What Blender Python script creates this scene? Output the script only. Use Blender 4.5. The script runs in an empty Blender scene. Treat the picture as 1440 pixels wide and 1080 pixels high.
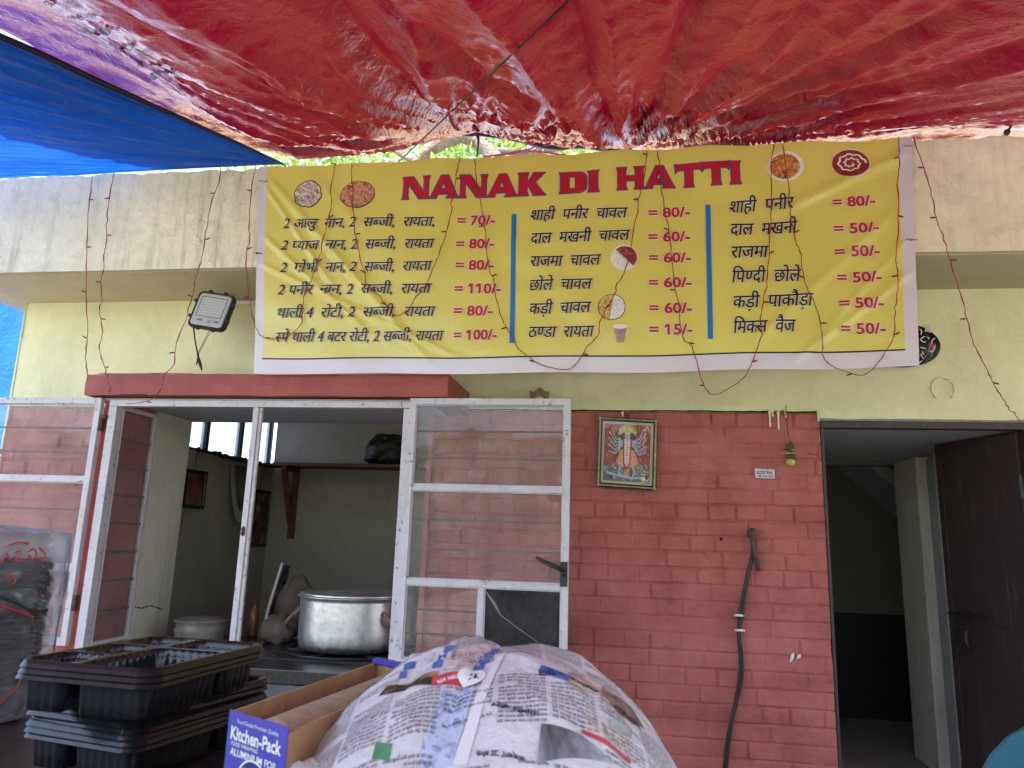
import bpy, bmesh, math, random
import numpy as np
from mathutils import Matrix, Vector

rng = np.random.default_rng(7)
random.seed(7)
S = bpy.context.scene
COL = S.collection
rad = math.radians

# ------------------------------------------------------------------ camera
PITCH, ROLL, YAW = rad(11.8234), rad(1.8457), rad(8.4098)
FPX = 1040.0                      # focal length in pixels of the 1440 wide picture
CAM = np.array([0.0, -4.2, 1.40])
fw = np.array([-math.sin(YAW)*math.cos(PITCH), math.cos(YAW)*math.cos(PITCH), math.sin(PITCH)])
r0 = np.array([math.cos(YAW), math.sin(YAW), 0.0]); u0 = np.cross(r0, fw)
RT = math.cos(ROLL)*r0 + math.sin(ROLL)*u0
UP = -math.sin(ROLL)*r0 + math.cos(ROLL)*u0
cd = bpy.data.cameras.new('camera'); cam = bpy.data.objects.new('camera', cd); COL.objects.link(cam)
M = Matrix(((RT[0], UP[0], -fw[0], CAM[0]), (RT[1], UP[1], -fw[1], CAM[1]), (RT[2], UP[2], -fw[2], CAM[2]), (0, 0, 0, 1)))
cam.matrix_world = M
cd.sensor_width = 36; cd.lens = FPX/1440*36; cd.clip_start = 0.02; cd.clip_end = 400
cd.dof.use_dof = True; cd.dof.focus_distance = 4.1; cd.dof.aperture_fstop = 16.0
S.camera = cam
S.render.resolution_x, S.render.resolution_y = 1024, 768

# ------------------------------------------------------------------ light
SUN_EL, SUN_AZ = rad(64), rad(200)          # azimuth measured from +Y towards +X
w = bpy.data.worlds.new('World'); S.world = w; w.use_nodes = True
wn = w.node_tree.nodes; bg = wn['Background']
sky = wn.new('ShaderNodeTexSky'); sky.sky_type = 'NISHITA'; sky.sun_disc = False
sky.sun_elevation = SUN_EL; sky.sun_rotation = SUN_AZ; sky.dust_density = 2.5; sky.air_density = 1.0
w.node_tree.links.new(sky.outputs[0], bg.inputs[0]); bg.inputs[1].default_value = 0.15
sl = bpy.data.lights.new('sun', 'SUN'); sl.energy = 4.5; sl.angle = rad(0.5); sl.color = (1, 0.95, 0.87)
so = bpy.data.objects.new('sun', sl); COL.objects.link(so)
sd = Vector((math.sin(SUN_AZ)*math.cos(SUN_EL), math.cos(SUN_AZ)*math.cos(SUN_EL), math.sin(SUN_EL)))
so.rotation_euler = sd.to_track_quat('Z', 'Y').to_euler(); so.location = (0, -6, 9)
S.view_settings.view_transform = 'Standard'; S.view_settings.look = 'None'
S.view_settings.exposure = 2.72; S.view_settings.gamma = 1
S.cycles.max_bounces = 10; S.cycles.transparent_max_bounces = 16; S.cycles.diffuse_bounces = 6
S.cycles.sample_clamp_indirect = 6

# ------------------------------------------------------------------ picture plane helpers
def ray(x, y): return (x-720)/FPX*RT - (y-540)/FPX*UP + fw
def at(x, y, Y):                      # point of the vertical plane at depth Y seen at that spot
    d = ray(x, y); return CAM + (Y-CAM[1])/d[1]*d
def atz(x, y, Z):
    d = ray(x, y); return CAM + (Z-CAM[2])/d[2]*d
def atx(x, y, X):
    d = ray(x, y); return CAM + (X-CAM[0])/d[0]*d

# ------------------------------------------------------------------ noise
_perm = np.random.default_rng(3).permutation(512)
def perlin(x, y, seed=0):
    x = np.asarray(x, float)+seed*17.31; y = np.asarray(y, float)+seed*9.77
    xi = np.floor(x).astype(int); yi = np.floor(y).astype(int); xf = x-xi; yf = y-yi
    def g(ix, iy, dx, dy):
        h = _perm[(_perm[ix & 511]+iy) & 511]*(2*math.pi/512); return np.cos(h)*dx+np.sin(h)*dy
    u = xf**3*(xf*(xf*6-15)+10); v = yf**3*(yf*(yf*6-15)+10)
    a = g(xi, yi, xf, yf); b = g(xi+1, yi, xf-1, yf); c = g(xi, yi+1, xf, yf-1); d = g(xi+1, yi+1, xf-1, yf-1)
    return (a*(1-u)+b*u)*(1-v)+(c*(1-u)+d*u)*v
def fbm(x, y, seed=0, oct=4):
    s = 0; a = 1.0
    for k in range(oct):
        s = s+a*perlin(x*2**k, y*2**k, seed+k); a *= 0.5
    return s
def sstep(a, b, x):
    t = np.clip((x-a)/(b-a), 0, 1); return t*t*(3-2*t)

# ------------------------------------------------------------------ materials
class NT:
    def __init__(s, name):
        s.m = bpy.data.materials.new(name); s.m.use_nodes = True; s.t = s.m.node_tree; s.n = s.t.nodes; s.l = s.t.links
        s.b = s.n['Principled BSDF']; s.out = s.n['Material Output']; s.tc = None
    def coord(s, kind='Object', scale=(1, 1, 1)):
        if not s.tc: s.tc = s.n.new('ShaderNodeTexCoord')
        mp = s.n.new('ShaderNodeMapping'); mp.inputs['Scale'].default_value = scale
        s.l.new(s.tc.outputs[kind], mp.inputs[0]); return mp.outputs[0]
    def noise(s, scale, detail=5, rough=.6, vec=None, dist=0):
        n = s.n.new('ShaderNodeTexNoise'); n.inputs['Scale'].default_value = scale; n.inputs['Detail'].default_value = detail
        n.inputs['Roughness'].default_value = rough; n.inputs['Distortion'].default_value = dist
        s.l.new(vec if vec is not None else s.coord(), n.inputs['Vector']); return n.outputs['Fac']
    def ramp(s, fac, stops):
        r = s.n.new('ShaderNodeValToRGB'); e = r.color_ramp.elements
        while len(e) < len(stops): e.new(0.5)
        for k, (p, c) in enumerate(stops):
            e[k].position = p; e[k].color = (c[0], c[1], c[2], 1) if hasattr(c, '__len__') else (c, c, c, 1)
        s.l.new(fac, r.inputs[0]); return r.outputs[0]
    def mix(s, fac, a, b, mode='MIX'):
        m = s.n.new('ShaderNodeMix'); m.data_type = 'RGBA'; m.blend_type = mode
        for v, i in ((fac, 0), (a, 6), (b, 7)):
            if isinstance(v, (int, float)): m.inputs[i].default_value = v
            elif isinstance(v, tuple): m.inputs[i].default_value = (*v, 1)
            else: s.l.new(v, m.inputs[i])
        return m.outputs[2]
    def math(s, op, a, b=0.0, c=0.0):
        m = s.n.new('ShaderNodeMath'); m.operation = op
        for k, v in enumerate((a, b, c)):
            if isinstance(v, (int, float)): m.inputs[k].default_value = v
            else: s.l.new(v, m.inputs[k])
        return m.outputs[0]
    def set(s, **k):
        for key, v in k.items():
            i = s.b.inputs[key.replace('_', ' ')]
            if isinstance(v, tuple): i.default_value = (*v, 1) if len(v) == 3 else v
            elif isinstance(v, (int, float)): i.default_value = v
            else: s.l.new(v, i)
    def bump(s, h, dist=.01, strength=1.0):
        b = s.n.new('ShaderNodeBump'); b.inputs['Strength'].default_value = strength; b.inputs['Distance'].default_value = dist
        s.l.new(h, b.inputs['Height']); s.l.new(b.outputs[0], s.b.inputs['Normal']); return b.outputs[0]
    def shader(s, kind, **k):
        n = s.n.new('ShaderNodeBsdf'+kind)
        for key, v in k.items():
            i = n.inputs[key]
            if isinstance(v, tuple): i.default_value = (*v, 1)
            elif isinstance(v, (int, float)): i.default_value = v
            else: s.l.new(v, i)
        return n.outputs[0]
    def mixs(s, fac, a, b):
        m = s.n.new('ShaderNodeMixShader')
        if isinstance(fac, (int, float)): m.inputs[0].default_value = fac
        else: s.l.new(fac, m.inputs[0])
        s.l.new(a, m.inputs[1]); s.l.new(b, m.inputs[2]); return m.outputs[0]
    def surf(s, sh): s.l.new(sh, s.out.inputs[0])

def mul(c, k): return tuple(min(1, x*k) for x in c)
def plain(name, c, rough=.6, var=.12, nscale=12, bscale=60, bd=.002, metal=0, spec=.4, c2=None):
    t = NT(name)
    f = t.noise(nscale); col = t.ramp(f, [(.3, mul(c, 1-var)), (.55, c), (.75, mul(c, 1+var) if c2 is None else c2)])
    t.set(Base_Color=col, Roughness=rough, Metallic=metal, Specular_IOR_Level=spec)
    if bd: t.bump(t.noise(bscale), bd)
    return t.m
MT = {}
def plaster(name, c, stain, streak=.5, bd=.012, rough=.85, scale=1.0):
    t = NT(name)
    big = t.noise(1.6*scale, 6, .65); sm = t.noise(14*scale, 6, .7)
    col = t.ramp(big, [(.32, mul(c, .86)), (.5, c), (.68, mul(c, 1.08))])
    col = t.mix(t.ramp(sm, [(.45, 0.0), (.8, .35)]), col, stain)
    st = t.noise(1.0, 6, .7, t.coord('Object', (16, 16, 1.1)))
    msk = t.math('MULTIPLY', t.ramp(st, [(.5, 0.0), (.75, 1.0)]), t.ramp(t.noise(.9, 3), [(.35, 0.0), (.65, 1.0)]))
    col = t.mix(t.math('MULTIPLY', msk, streak), col, stain)
    # fine dark cracks and pits
    v = t.n.new('ShaderNodeTexVoronoi'); v.feature = 'DISTANCE_TO_EDGE'; v.inputs['Scale'].default_value = 2.2
    dv = t.n.new('ShaderNodeVectorMath'); dv.operation = 'ADD'
    nz = t.n.new('ShaderNodeTexNoise'); nz.inputs['Scale'].default_value = 3.5; nz.inputs['Detail'].default_value = 6
    t.l.new(t.coord(), nz.inputs['Vector']); t.l.new(t.coord(), dv.inputs[0]); t.l.new(nz.outputs['Color'], dv.inputs[1]); t.l.new(dv.outputs[0], v.inputs['Vector'])
    crack = t.math('MULTIPLY', t.ramp(v.outputs['Distance'], [(0.0, 1.0), (.009, 0.0)]), t.ramp(t.noise(2.3, 5, .7), [(.56, 0.0), (.66, 1.0)]))
    col = t.mix(t.math('MULTIPLY', crack, .38), col, mul(stain, .45))
    t.set(Base_Color=col, Roughness=rough, Specular_IOR_Level=.25)
    h = t.math('ADD', t.math('MULTIPLY', t.noise(9*scale, 7, .65), .8), t.math('MULTIPLY', t.noise(70, 4, .6), .18))
    h = t.math('SUBTRACT', h, t.math('MULTIPLY', crack, .2))
    t.bump(h, bd)
    return t.m
MT['parapet'] = plaster('weathered_cream_plaster', (.80, .76, .57), (.36, .325, .25), .95, .016)
MT['yellow'] = plaster('pale_yellow_plaster', (.72, .71, .44), (.60, .57, .42), .5, .012)
MT['soffit'] = plaster('soffit_plaster', (.50, .46, .28), (.36, .33, .22), .2, .003)
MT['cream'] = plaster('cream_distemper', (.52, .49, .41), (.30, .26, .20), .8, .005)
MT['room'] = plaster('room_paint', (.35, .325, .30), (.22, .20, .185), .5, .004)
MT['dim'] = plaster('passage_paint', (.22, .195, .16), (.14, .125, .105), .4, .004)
MT['pale'] = plaster('pale_stained_post', (.74, .68, .60), (.30, .24, .20), .9, .004)
MT['greyceil'] = plaster('grey_ceiling_paint', (.42, .43, .46), (.33, .33, .35), .2, .003)
def brickmat():
    t = NT('red_painted_brick')
    f = t.noise(3, 6, .65); col = t.ramp(f, [(.3, (.26, .058, .052)), (.5, (.37, .098, .087)), (.7, (.45, .145, .128))])
    d = t.noise(22, 6, .7); col = t.mix(t.ramp(d, [(.52, 0.0), (.75, .55)]), col, (.38, .13, .105))
    s = t.noise(5, 5, .7, t.coord('Object', (1, 1, 1))); col = t.mix(t.ramp(s, [(.56, 0.0), (.72, .65)]), col, (.14, .028, .025))
    p = t.noise(120, 2); col = t.mix(t.ramp(p, [(.74, 0.0), (.78, .7)]), col, (.5, .38, .33))
    t.set(Base_Color=col, Roughness=.62, Specular_IOR_Level=.35)
    t.bump(t.math('ADD', t.noise(45, 6, .7), t.math('MULTIPLY', t.noise(180, 3), .35)), .004)
    return t.m
MT['brick'] = brickmat()
def redpaint():
    t = NT('red_hood_paint')
    f = t.noise(4, 6, .65); col = t.ramp(f, [(.3, (.23, .04, .032)), (.55, (.30, .06, .045)), (.75, (.34, .085, .065))])
    p = t.noise(60, 4); col = t.mix(t.ramp(p, [(.68, 0.0), (.73, .6)]), col, (.12, .03, .025))
    t.set(Base_Color=col, Roughness=.6); t.bump(t.noise(25, 6, .7), .005); return t.m
MT['redpaint'] = redpaint()
def chipped(name, c, under, amt=.62):
    t = NT(name)
    f = t.noise(7, 5); col = t.ramp(f, [(.3, mul(c, .85)), (.6, c), (.8, mul(c, 1.06))])
    k = t.noise(38, 7, .72); col = t.mix(t.ramp(k, [(amt, 0.0), (amt+.05, 1.0)]), col, under)
    st = t.noise(1, 5, .7, t.coord('Object', (40, 40, 3))); col = t.mix(t.ramp(st, [(.56, 0.0), (.8, .5)]), col, mul(under, 1.6))
    t.set(Base_Color=col, Roughness=.5); t.bump(t.math('SUBTRACT', t.noise(50, 5), t.math('MULTIPLY', t.ramp(k, [(amt, 0.0), (amt+.03, 1.0)]), .6)), .003); return t.m
MT['whiteframe'] = chipped('chipped_white_enamel', (.52, .50, .53), (.12, .09, .08), .60)
MT['browndoor'] = chipped('dark_brown_steel', (.035, .02, .019), (.09, .075, .07), .68)
MT['wood'] = plain('red_brown_wood', (.16, .055, .035), .55, .3, 6)
MT['granite'] = plain('black_granite', (.025, .025, .027), .25, .5, 60, 30, 0)
MT['dado'] = plain('black_dado_paint', (.02, .02, .024), .4, .3)
MT['blackplastic'] = plain('glossy_black_plastic', (.010, .010, .012), .20, .1, 30, 40, .0005, spec=.30)
MT['blackmetal'] = plain('black_metal', (.02, .02, .021), .45, .3)
MT['cable'] = plain('black_cable', (.017, .016, .016), .45, .3, 40, 120, .001)
MT['white'] = plain('white_paint', (.72, .71, .70), .5, .05)
MT['rust'] = plain('rusty_pipe', (.10, .055, .045), .8, .4, 30)
MT['wire'] = plain('red_wire', (.30, .03, .036), .45, .35, 60, 60, 0)
MT['bulb'] = plain('dull_red_bulb', (.12, .02, .025), .3, .2)
MT['hole'] = plain('dark_gap', (.018, .016, .015), .9, .2)
MT['concrete'] = plain('grey_mortar', (.26, .25, .25), .9, .25, 20, 60, .006)
MT['ground'] = plain('concrete_ground', (.34, .31, .27), .9, .25, 1.5, 30, .01)
MT['steel'] = None
MT['slate'] = plain('grey_slate_panel', (.085, .09, .105), .45, .3, 5, 60, .001)
def steel():
    t = NT('dented_aluminium')
    f = t.noise(30, 5, .7); col = t.ramp(f, [(.3, (.50, .51, .53)), (.7, (.74, .74, .75))])
    k = t.noise(90, 3); col = t.mix(t.ramp(k, [(.66, 0.0), (.72, .5)]), col, (.1, .085, .07))
    sep = t.n.new('ShaderNodeSeparateXYZ'); t.l.new(t.coord(), sep.inputs[0])
    soot = t.math('MULTIPLY', t.ramp(sep.outputs['Z'], [(0.0, 1.0), (.07, 0.0)]), t.ramp(t.noise(18, 5), [(.3, .2), (.6, 1.0)]))
    col = t.mix(soot, col, (.06, .05, .045))
    t.set(Base_Color=col, Metallic=.9, Roughness=t.ramp(f, [(.3, .32), (.7, .48)])); t.bump(t.noise(5, 3), .012, .5); return t.m
MT['steel'] = steel()
def glass(name, dirt=.25, tint=(.9, .94, .93), refl=.42, base=.0):
    t = NT(name)
    d1 = t.noise(5, 7, .7, t.coord('Object', (1, 1, .6))); d2 = t.noise(26, 6, .75, t.coord('Object', (1.3, 1, .35)))
    film = t.ramp(d1, [(.35, dirt*.5), (.7, dirt*1.3)])
    smear = t.math('MULTIPLY', t.ramp(d2, [(.63, 0.0), (.70, .75)]), t.ramp(t.noise(2.5, 3), [(.45, 0.0), (.6, 1.0)]))
    f = t.math('MAXIMUM', film, smear)
    fr = t.n.new('ShaderNodeFresnel'); fr.inputs[0].default_value = 1.6
    g = t.mixs(t.math('MULTIPLY_ADD', fr.outputs[0], refl, base), t.shader('Transparent', Color=tint), t.shader('Glossy', Color=(.95, .95, .95), Roughness=.03))
    dfs = t.shader('Diffuse', Color=(.40, .36, .37))
    t.surf(t.mixs(f, g, dfs)); return t.m
MT['glass'] = glass('dirty_glass', .26)
MT['glassdark'] = None
def blackglass():
    t = NT('blackened_glass')
    f = t.noise(9, 6, .7); col = t.ramp(f, [(.35, (.012, .012, .013)), (.75, (.05, .048, .05))])
    t.set(Base_Color=col, Roughness=.55, Specular_IOR_Level=.15); return t.m
MT['glassdark'] = blackglass()
def frosted():
    t = NT('frosted_pane')
    f = t.noise(3, 5, .6, t.coord('Object', (14, 14, .8))); c = t.ramp(f, [(.35, (.40, .50, .56)), (.7, (.70, .78, .82))])
    t.surf(t.mixs(.55, t.shader('Translucent', Color=c), t.shader('Transparent', Color=c))); return t.m
MT['frosted'] = frosted()

def tarp(name, c, tr, rough, bumpd, crink=1.0, blotch=None, thru=.2, spec=.8, coat=.3):
    t = NT(name)
    f = t.noise(1.3, 5, .6); col = t.ramp(f, [(.3, mul(c, .7)), (.5, c), (.7, mul(c, 1.25))])
    w_ = t.n.new('ShaderNodeTexNoise'); w_.inputs['Scale'].default_value = 200; w_.inputs['Detail'].default_value = 1
    if blotch is not None:
        col = t.mix(t.ramp(t.noise(6, 7, .75), [(.62, 0.0), (.72, .6)]), col, blotch)
    v = t.n.new('ShaderNodeTexVoronoi'); v.feature = 'SMOOTH_F1'; v.inputs['Scale'].default_value = 34*crink; v.inputs['Smoothness'].default_value = .5
    dv = t.n.new('ShaderNodeVectorMath'); dv.operation = 'MULTIPLY_ADD'
    nz = t.n.new('ShaderNodeTexNoise'); nz.inputs['Scale'].default_value = 9*crink; nz.inputs['Detail'].default_value = 4
    t.l.new(t.coord(), nz.inputs['Vector']); t.l.new(nz.outputs['Color'], dv.inputs[0]); dv.inputs[1].default_value = (.25, .25, .25)
    t.l.new(t.coord(), dv.inputs[2]); t.l.new(dv.outputs[0], v.inputs['Vector'])
    h = t.math('ADD', t.math('MULTIPLY', v.outputs['Distance'], .5), t.math('MULTIPLY', t.noise(18*crink, 7, .62, dist=1.2), 1.0))
    h = t.math('ADD', h, t.math('MULTIPLY', t.noise(90, 3, .5), .12))
    bp = t.bump(h, bumpd)
    t.set(Base_Color=col, Roughness=rough, Specular_IOR_Level=spec, Coat_Weight=coat, Coat_Roughness=.12)
    trn = t.shader('Translucent', Color=tr, Normal=bp)
    t.surf(t.mixs(thru, t.b.outputs[0], trn)); return t.m
MT['redtarp'] = tarp('red_tarpaulin', (.12, .002, .017), (.36, .002, .024), .12, .0055, thru=.042, spec=.8, coat=.0)
MT['bluetarp'] = tarp('blue_tarpaulin', (.006, .085, .42), (.004, .11, .62), .38, .006, .7, (.005, .03, .12), .17, .3, 0.0)
MT['hem'] = plain('dark_tarp_hem', (.008, .014, .04), .4, .2)
MT['print'] = plain('black_print', (.02, .012, .018), .5, .2)

def bannermat(name, c):
    t = NT(name)
    f = t.noise(2.5, 5); col = t.ramp(f, [(.3, mul(c, .95)), (.6, c)])
    col = t.mix(t.ramp(t.noise(5, 7, .75), [(.6, 0.0), (.75, .25)]), col, mul(c, .7))
    t.set(Base_Color=col, Roughness=.24, Specular_IOR_Level=.6)
    t.bump(t.math('ADD', t.noise(7, 5, .6), t.math('MULTIPLY', t.noise(260, 2), .05)), .006, .6); return t.m
MT['byellow'] = bannermat('yellow_vinyl', (.63, .575, .13))
MT['bwhite'] = bannermat('white_vinyl', (.60, .57, .64))
MT['bblack'] = plain('navy_black_ink', (.012, .012, .03), .4, .1, bd=0)
MT['bred'] = plain('red_ink', (.42, .012, .04), .4, .1, bd=0)
MT['boutline'] = plain('indigo_ink', (.06, .07, .2), .4, .1, bd=0)
MT['bblue'] = plain('blue_ink', (.01, .16, .48), .4, .1, bd=0)
MT['bhalo'] = plain('pale_ink_edge', (.70, .66, .52), .4, .05, bd=0)

# ------------------------------------------------------------------ mesh helpers
def link(name, me, m, parent=None, smooth=False):
    o = bpy.data.objects.new(name, me); COL.objects.link(o)
    for x in (m if isinstance(m, (list, tuple)) else [m]): me.materials.append(x)
    if smooth: me.polygons.foreach_set('use_smooth', [True]*len(me.polygons))
    if parent is not None: o.parent = parent
    return o
def base_of(parent):
    b = np.zeros(3)
    while parent is not None:
        b = b+np.array(parent.location); parent = parent.parent
    return b
class MB:
    def __init__(s): s.v = []; s.f = []; s.mi = []; s.cur = 0
    def add(s, vs, fs):
        k = len(s.v); s.v += [tuple(float(q) for q in p) for p in vs]; s.f += [tuple(i+k for i in f) for f in fs]; s.mi += [s.cur]*len(fs); return s
    def box(s, x0, x1, y0, y1, z0, z1):
        return s.add([(x, y, z) for z in (z0, z1) for y in (y0, y1) for x in (x0, x1)],
                     [(0, 2, 3, 1), (4, 5, 7, 6), (0, 1, 5, 4), (2, 6, 7, 3), (0, 4, 6, 2), (1, 3, 7, 5)])
    def hexa(s, p):      # eight corners, order as box
        return s.add(p, [(0, 2, 3, 1), (4, 5, 7, 6), (0, 1, 5, 4), (2, 6, 7, 3), (0, 4, 6, 2), (1, 3, 7, 5)])
    def bar(s, a, b, wx, wy, upv=(0, 0, 1)):
        a = np.array(a, float); b = np.array(b, float); d = b-a; d /= np.linalg.norm(d)
        q = np.cross(d, np.array(upv, float)); q /= np.linalg.norm(q); r = np.cross(q, d)
        return s.hexa([p+i*q*wx/2+j*r*wy/2 for p in (a, b) for j in (-1, 1) for i in (-1, 1)])
    def tube(s, pts, r, seg=8, cap=True):
        pts = [np.array(p, float) for p in pts]; n = len(pts); rr = r if hasattr(r, '__len__') else [r]*n
        k = len(s.v); prev = None; vs = []
        for i in range(n):
            d = pts[min(i+1, n-1)]-pts[max(i-1, 0)]; d = d/(np.linalg.norm(d)+1e-12)
            if prev is None:
                a = np.array([0, 0, 1.]) if abs(d[2]) < .9 else np.array([1., 0, 0]); q = np.cross(d, a)
            else: q = prev-d*(prev@d)
            q /= np.linalg.norm(q)+1e-12; prev = q; t = np.cross(d, q)
            for j in range(seg):
                a = 2*math.pi*j/seg; vs.append(pts[i]+rr[i]*(math.cos(a)*q+math.sin(a)*t))
        fs = [(i*seg+j, i*seg+(j+1) % seg, (i+1)*seg+(j+1) % seg, (i+1)*seg+j) for i in range(n-1) for j in range(seg)]
        if cap: fs += [tuple(range(seg))[::-1], tuple((n-1)*seg+j for j in range(seg))]
        return s.add(vs, fs)
    def lathe(s, prof, c=(0, 0, 0), seg=40, axis='z'):
        vs = []; n = len(prof)
        for r, z in prof:
            for j in range(seg):
                a = 2*math.pi*j/seg; p = (r*math.cos(a), r*math.sin(a), z)
                if axis == 'y': p = (r*math.cos(a), z, r*math.sin(a))
                vs.append((p[0]+c[0], p[1]+c[1], p[2]+c[2]))
        fs = [(i*seg+j, i*seg+(j+1) % seg, (i+1)*seg+(j+1) % seg, (i+1)*seg+j) for i in range(n-1) for j in range(seg)]
        return s.add(vs, fs)
    def ball(s, c, r, seg=12, rings=8, sc=(1, 1, 1)):
        vs = []; 
        for i in range(rings+1):
            th = math.pi*i/rings
            for j in range(seg):
                a = 2*math.pi*j/seg; vs.append((c[0]+sc[0]*r*math.sin(th)*math.cos(a), c[1]+sc[1]*r*math.sin(th)*math.sin(a), c[2]+sc[2]*r*math.cos(th)))
        return s.add(vs, [(i*seg+j, i*seg+(j+1) % seg, (i+1)*seg+(j+1) % seg, (i+1)*seg+j) for i in range(rings) for j in range(seg)])
    def grid(s, Pt):     # Pt[i][j] array (n,m,3)
        n, m = Pt.shape[:2]; k = len(s.v)
        return s.add(Pt.reshape(-1, 3).tolist(), [(i*m+j, i*m+j+1, (i+1)*m+j+1, (i+1)*m+j) for i in range(n-1) for j in range(m-1)])
    def build(s, name, m, parent=None, bevel=0, smooth=False, weld=False):
        b = base_of(parent)
        me = bpy.data.meshes.new(name); me.from_pydata([(p[0]-b[0], p[1]-b[1], p[2]-b[2]) for p in s.v], [], s.f)
        me.polygons.foreach_set('material_index', s.mi); me.update()
        if bevel or weld:
            bm = bmesh.new(); bm.from_mesh(me)
            if weld: bmesh.ops.remove_doubles(bm, verts=bm.verts, dist=1e-5)
            if bevel:
                es = [e for e in bm.edges if len(e.link_faces) == 2 and e.calc_face_angle(0) > .6]
                bmesh.ops.bevel(bm, geom=es, offset=bevel, segments=2, affect='EDGES', profile=.6)
            bmesh.ops.recalc_face_normals(bm, faces=bm.faces); bm.to_mesh(me); bm.free()
        return link(name, me, m, parent, smooth)
def thing(name, label, cat, loc=(0, 0, 0), group=None):
    o = bpy.data.objects.new(name, None); COL.objects.link(o); o.location = loc; o['label'] = label; o['category'] = cat
    if group: o['group'] = group
    return o
def tag(o, label, cat, group=None, kind=None):
    if label: o['label'] = label
    if cat: o['category'] = cat
    if group: o['group'] = group
    if kind: o['kind'] = kind
    return o
def smoothpath(pts, n=6):
    pts = [np.array(p, float) for p in pts]; out = []
    for i in range(len(pts)-1):
        p0 = pts[max(i-1, 0)]; p1 = pts[i]; p2 = pts[i+1]; p3 = pts[min(i+2, len(pts)-1)]
        for k in range(n):
            t = k/n; out.append(.5*((2*p1)+(-p0+p2)*t+(2*p0-5*p1+4*p2-p3)*t*t+(-p0+3*p1-3*p2+p3)*t**3))
    out.append(pts[-1]); return out

# ------------------------------------------------------------------ lettering
def _font_mesh(s, bold, font=None):
    c = bpy.data.curves.new('txt', 'FONT'); c.body = s; c.offset = bold; c.resolution_u = 3
    if font: c.font = font
    o = bpy.data.objects.new('txt', c); me = bpy.data.meshes.new_from_object(o)
    v = np.array([p.co[:2] for p in me.vertices]).reshape(-1, 2); f = [tuple(p.vertices) for p in me.polygons]
    bpy.data.objects.remove(o); bpy.data.meshes.remove(me); bpy.data.curves.remove(c); return v, f
_adv = {}
def advance(s):
    if s not in _adv:
        a, _ = _font_mesh(s+'|', 0); b, _ = _font_mesh('|', 0); _adv[s] = a[:, 0].max()-b[:, 0].max()
    return _adv[s]
def clip_x(v, f, x):
    bm = bmesh.new(); vv = [bm.verts.new((p[0], p[1], 0)) for p in v]
    for q in f:
        try: bm.faces.new([vv[i] for i in q])
        except ValueError: pass
    bmesh.ops.bisect_plane(bm, geom=bm.verts[:]+bm.edges[:]+bm.faces[:], plane_co=(x, 0, 0), plane_no=(1, 0, 0), clear_outer=True)
    bm.verts.index_update(); ov = np.array([p.co[:2] for p in bm.verts]).reshape(-1, 2); of = [tuple(p.index for p in q.verts) for q in bm.faces]; bm.free(); return ov, of
def text2d(s, bold=0.0, shear=0.0, font=None):
    """flat outline of a line of writing; '~' after a consonant gives its half form"""
    V = []; F = []; x = 0; seg = ''; parts = []
    for ch in s:
        if ch == '~':
            if seg[:-1]: parts.append((seg[:-1], False))
            parts.append((seg[-1], True)); seg = ''
        else: seg += ch
    if seg: parts.append((seg, False))
    n = 0
    for g, half in parts:
        v, f = _font_mesh(g, bold, font)
        a = advance(g) if len(parts) > 1 else 0
        if half:
            a *= .86 if g == 'क' else .70; v, f = clip_x(v, f, a+bold)
        if len(v):
            V.append(v+np.array([x, 0])); F += [tuple(i+n for i in q) for q in f]; n += len(v)
        x += a
    for i, ch in enumerate(s):                    # give the bare upright figure one its flag
        if ch == '1' and '~' not in s:
            b0 = _font_mesh('1', bold, font)[0]; x0 = (advance(s[:i]) if i else 0)+b0[:, 0].min()
            V.append(np.array([(x0+.03, .70+bold), (x0, .70+bold), (x0-.15, .57+bold), (x0-.15, .45-bold), (x0, .53-bold), (x0+.03, .53-bold)])); F.append(tuple(range(n, n+6))); n += 6
    V = np.concatenate(V); V[:, 0] += shear*V[:, 1]
    return V, F
def islands(n, faces):
    p = list(range(n))
    def find(a):
        while p[a] != a: p[a] = p[p[a]]; a = p[a]
        return a
    for f in faces:
        r = find(f[0])
        for i in f[1:]: p[find(i)] = r
    ids = {}; return np.array([ids.setdefault(find(i), len(ids)) for i in range(n)])
def put_text(mb, s, surf, p0, p1, h, bold=0, shear=0, off=.0016, cap=None, font=None, spread=None):
    """write s from p0 to p1 (surface coordinates) with letter height h; surf(uv array, offset array) -> xyz"""
    V, F = text2d(s, bold, shear, font)
    x0, x1 = V[:, 0].min(), V[:, 0].max()
    p0 = np.array(p0, float); p1 = np.array(p1, float); d = p1-p0; L = np.linalg.norm(d); e = d/L; q = np.array([-e[1], e[0]])
    sx = L/(x1-x0); sy = h/(cap or .7)
    isl = islands(len(V), F)
    for k, (dx, dy) in enumerate(spread or [(0, 0)]):       # strokes are thickened by laying shifted copies over one another
        uv = p0+np.outer((V[:, 0]-x0+dx)*sx, e)+np.outer((V[:, 1]+dy)*sy, q)
        mb.add(surf(uv, off+(isl % 3)*.0001+k*.0003), F)
THICK = [(-.018, -.006), (.018, .006), (0, .014)]
HALO = [(-.045, 0), (.045, 0), (0, .045), (0, -.045)]

# ------------------------------------------------------------------ GROUND
g = MB(); n = 60
xs = np.linspace(-70, 70, n); ys = np.linspace(-90, 60, n)
X, Y = np.meshgrid(xs, ys, indexing='ij'); g.grid(np.stack([X, Y, 0*X], -1))
tag(g.build('ground', MT['ground']), 'pale concrete ground in front of the shop', 'ground', kind='structure')

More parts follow.
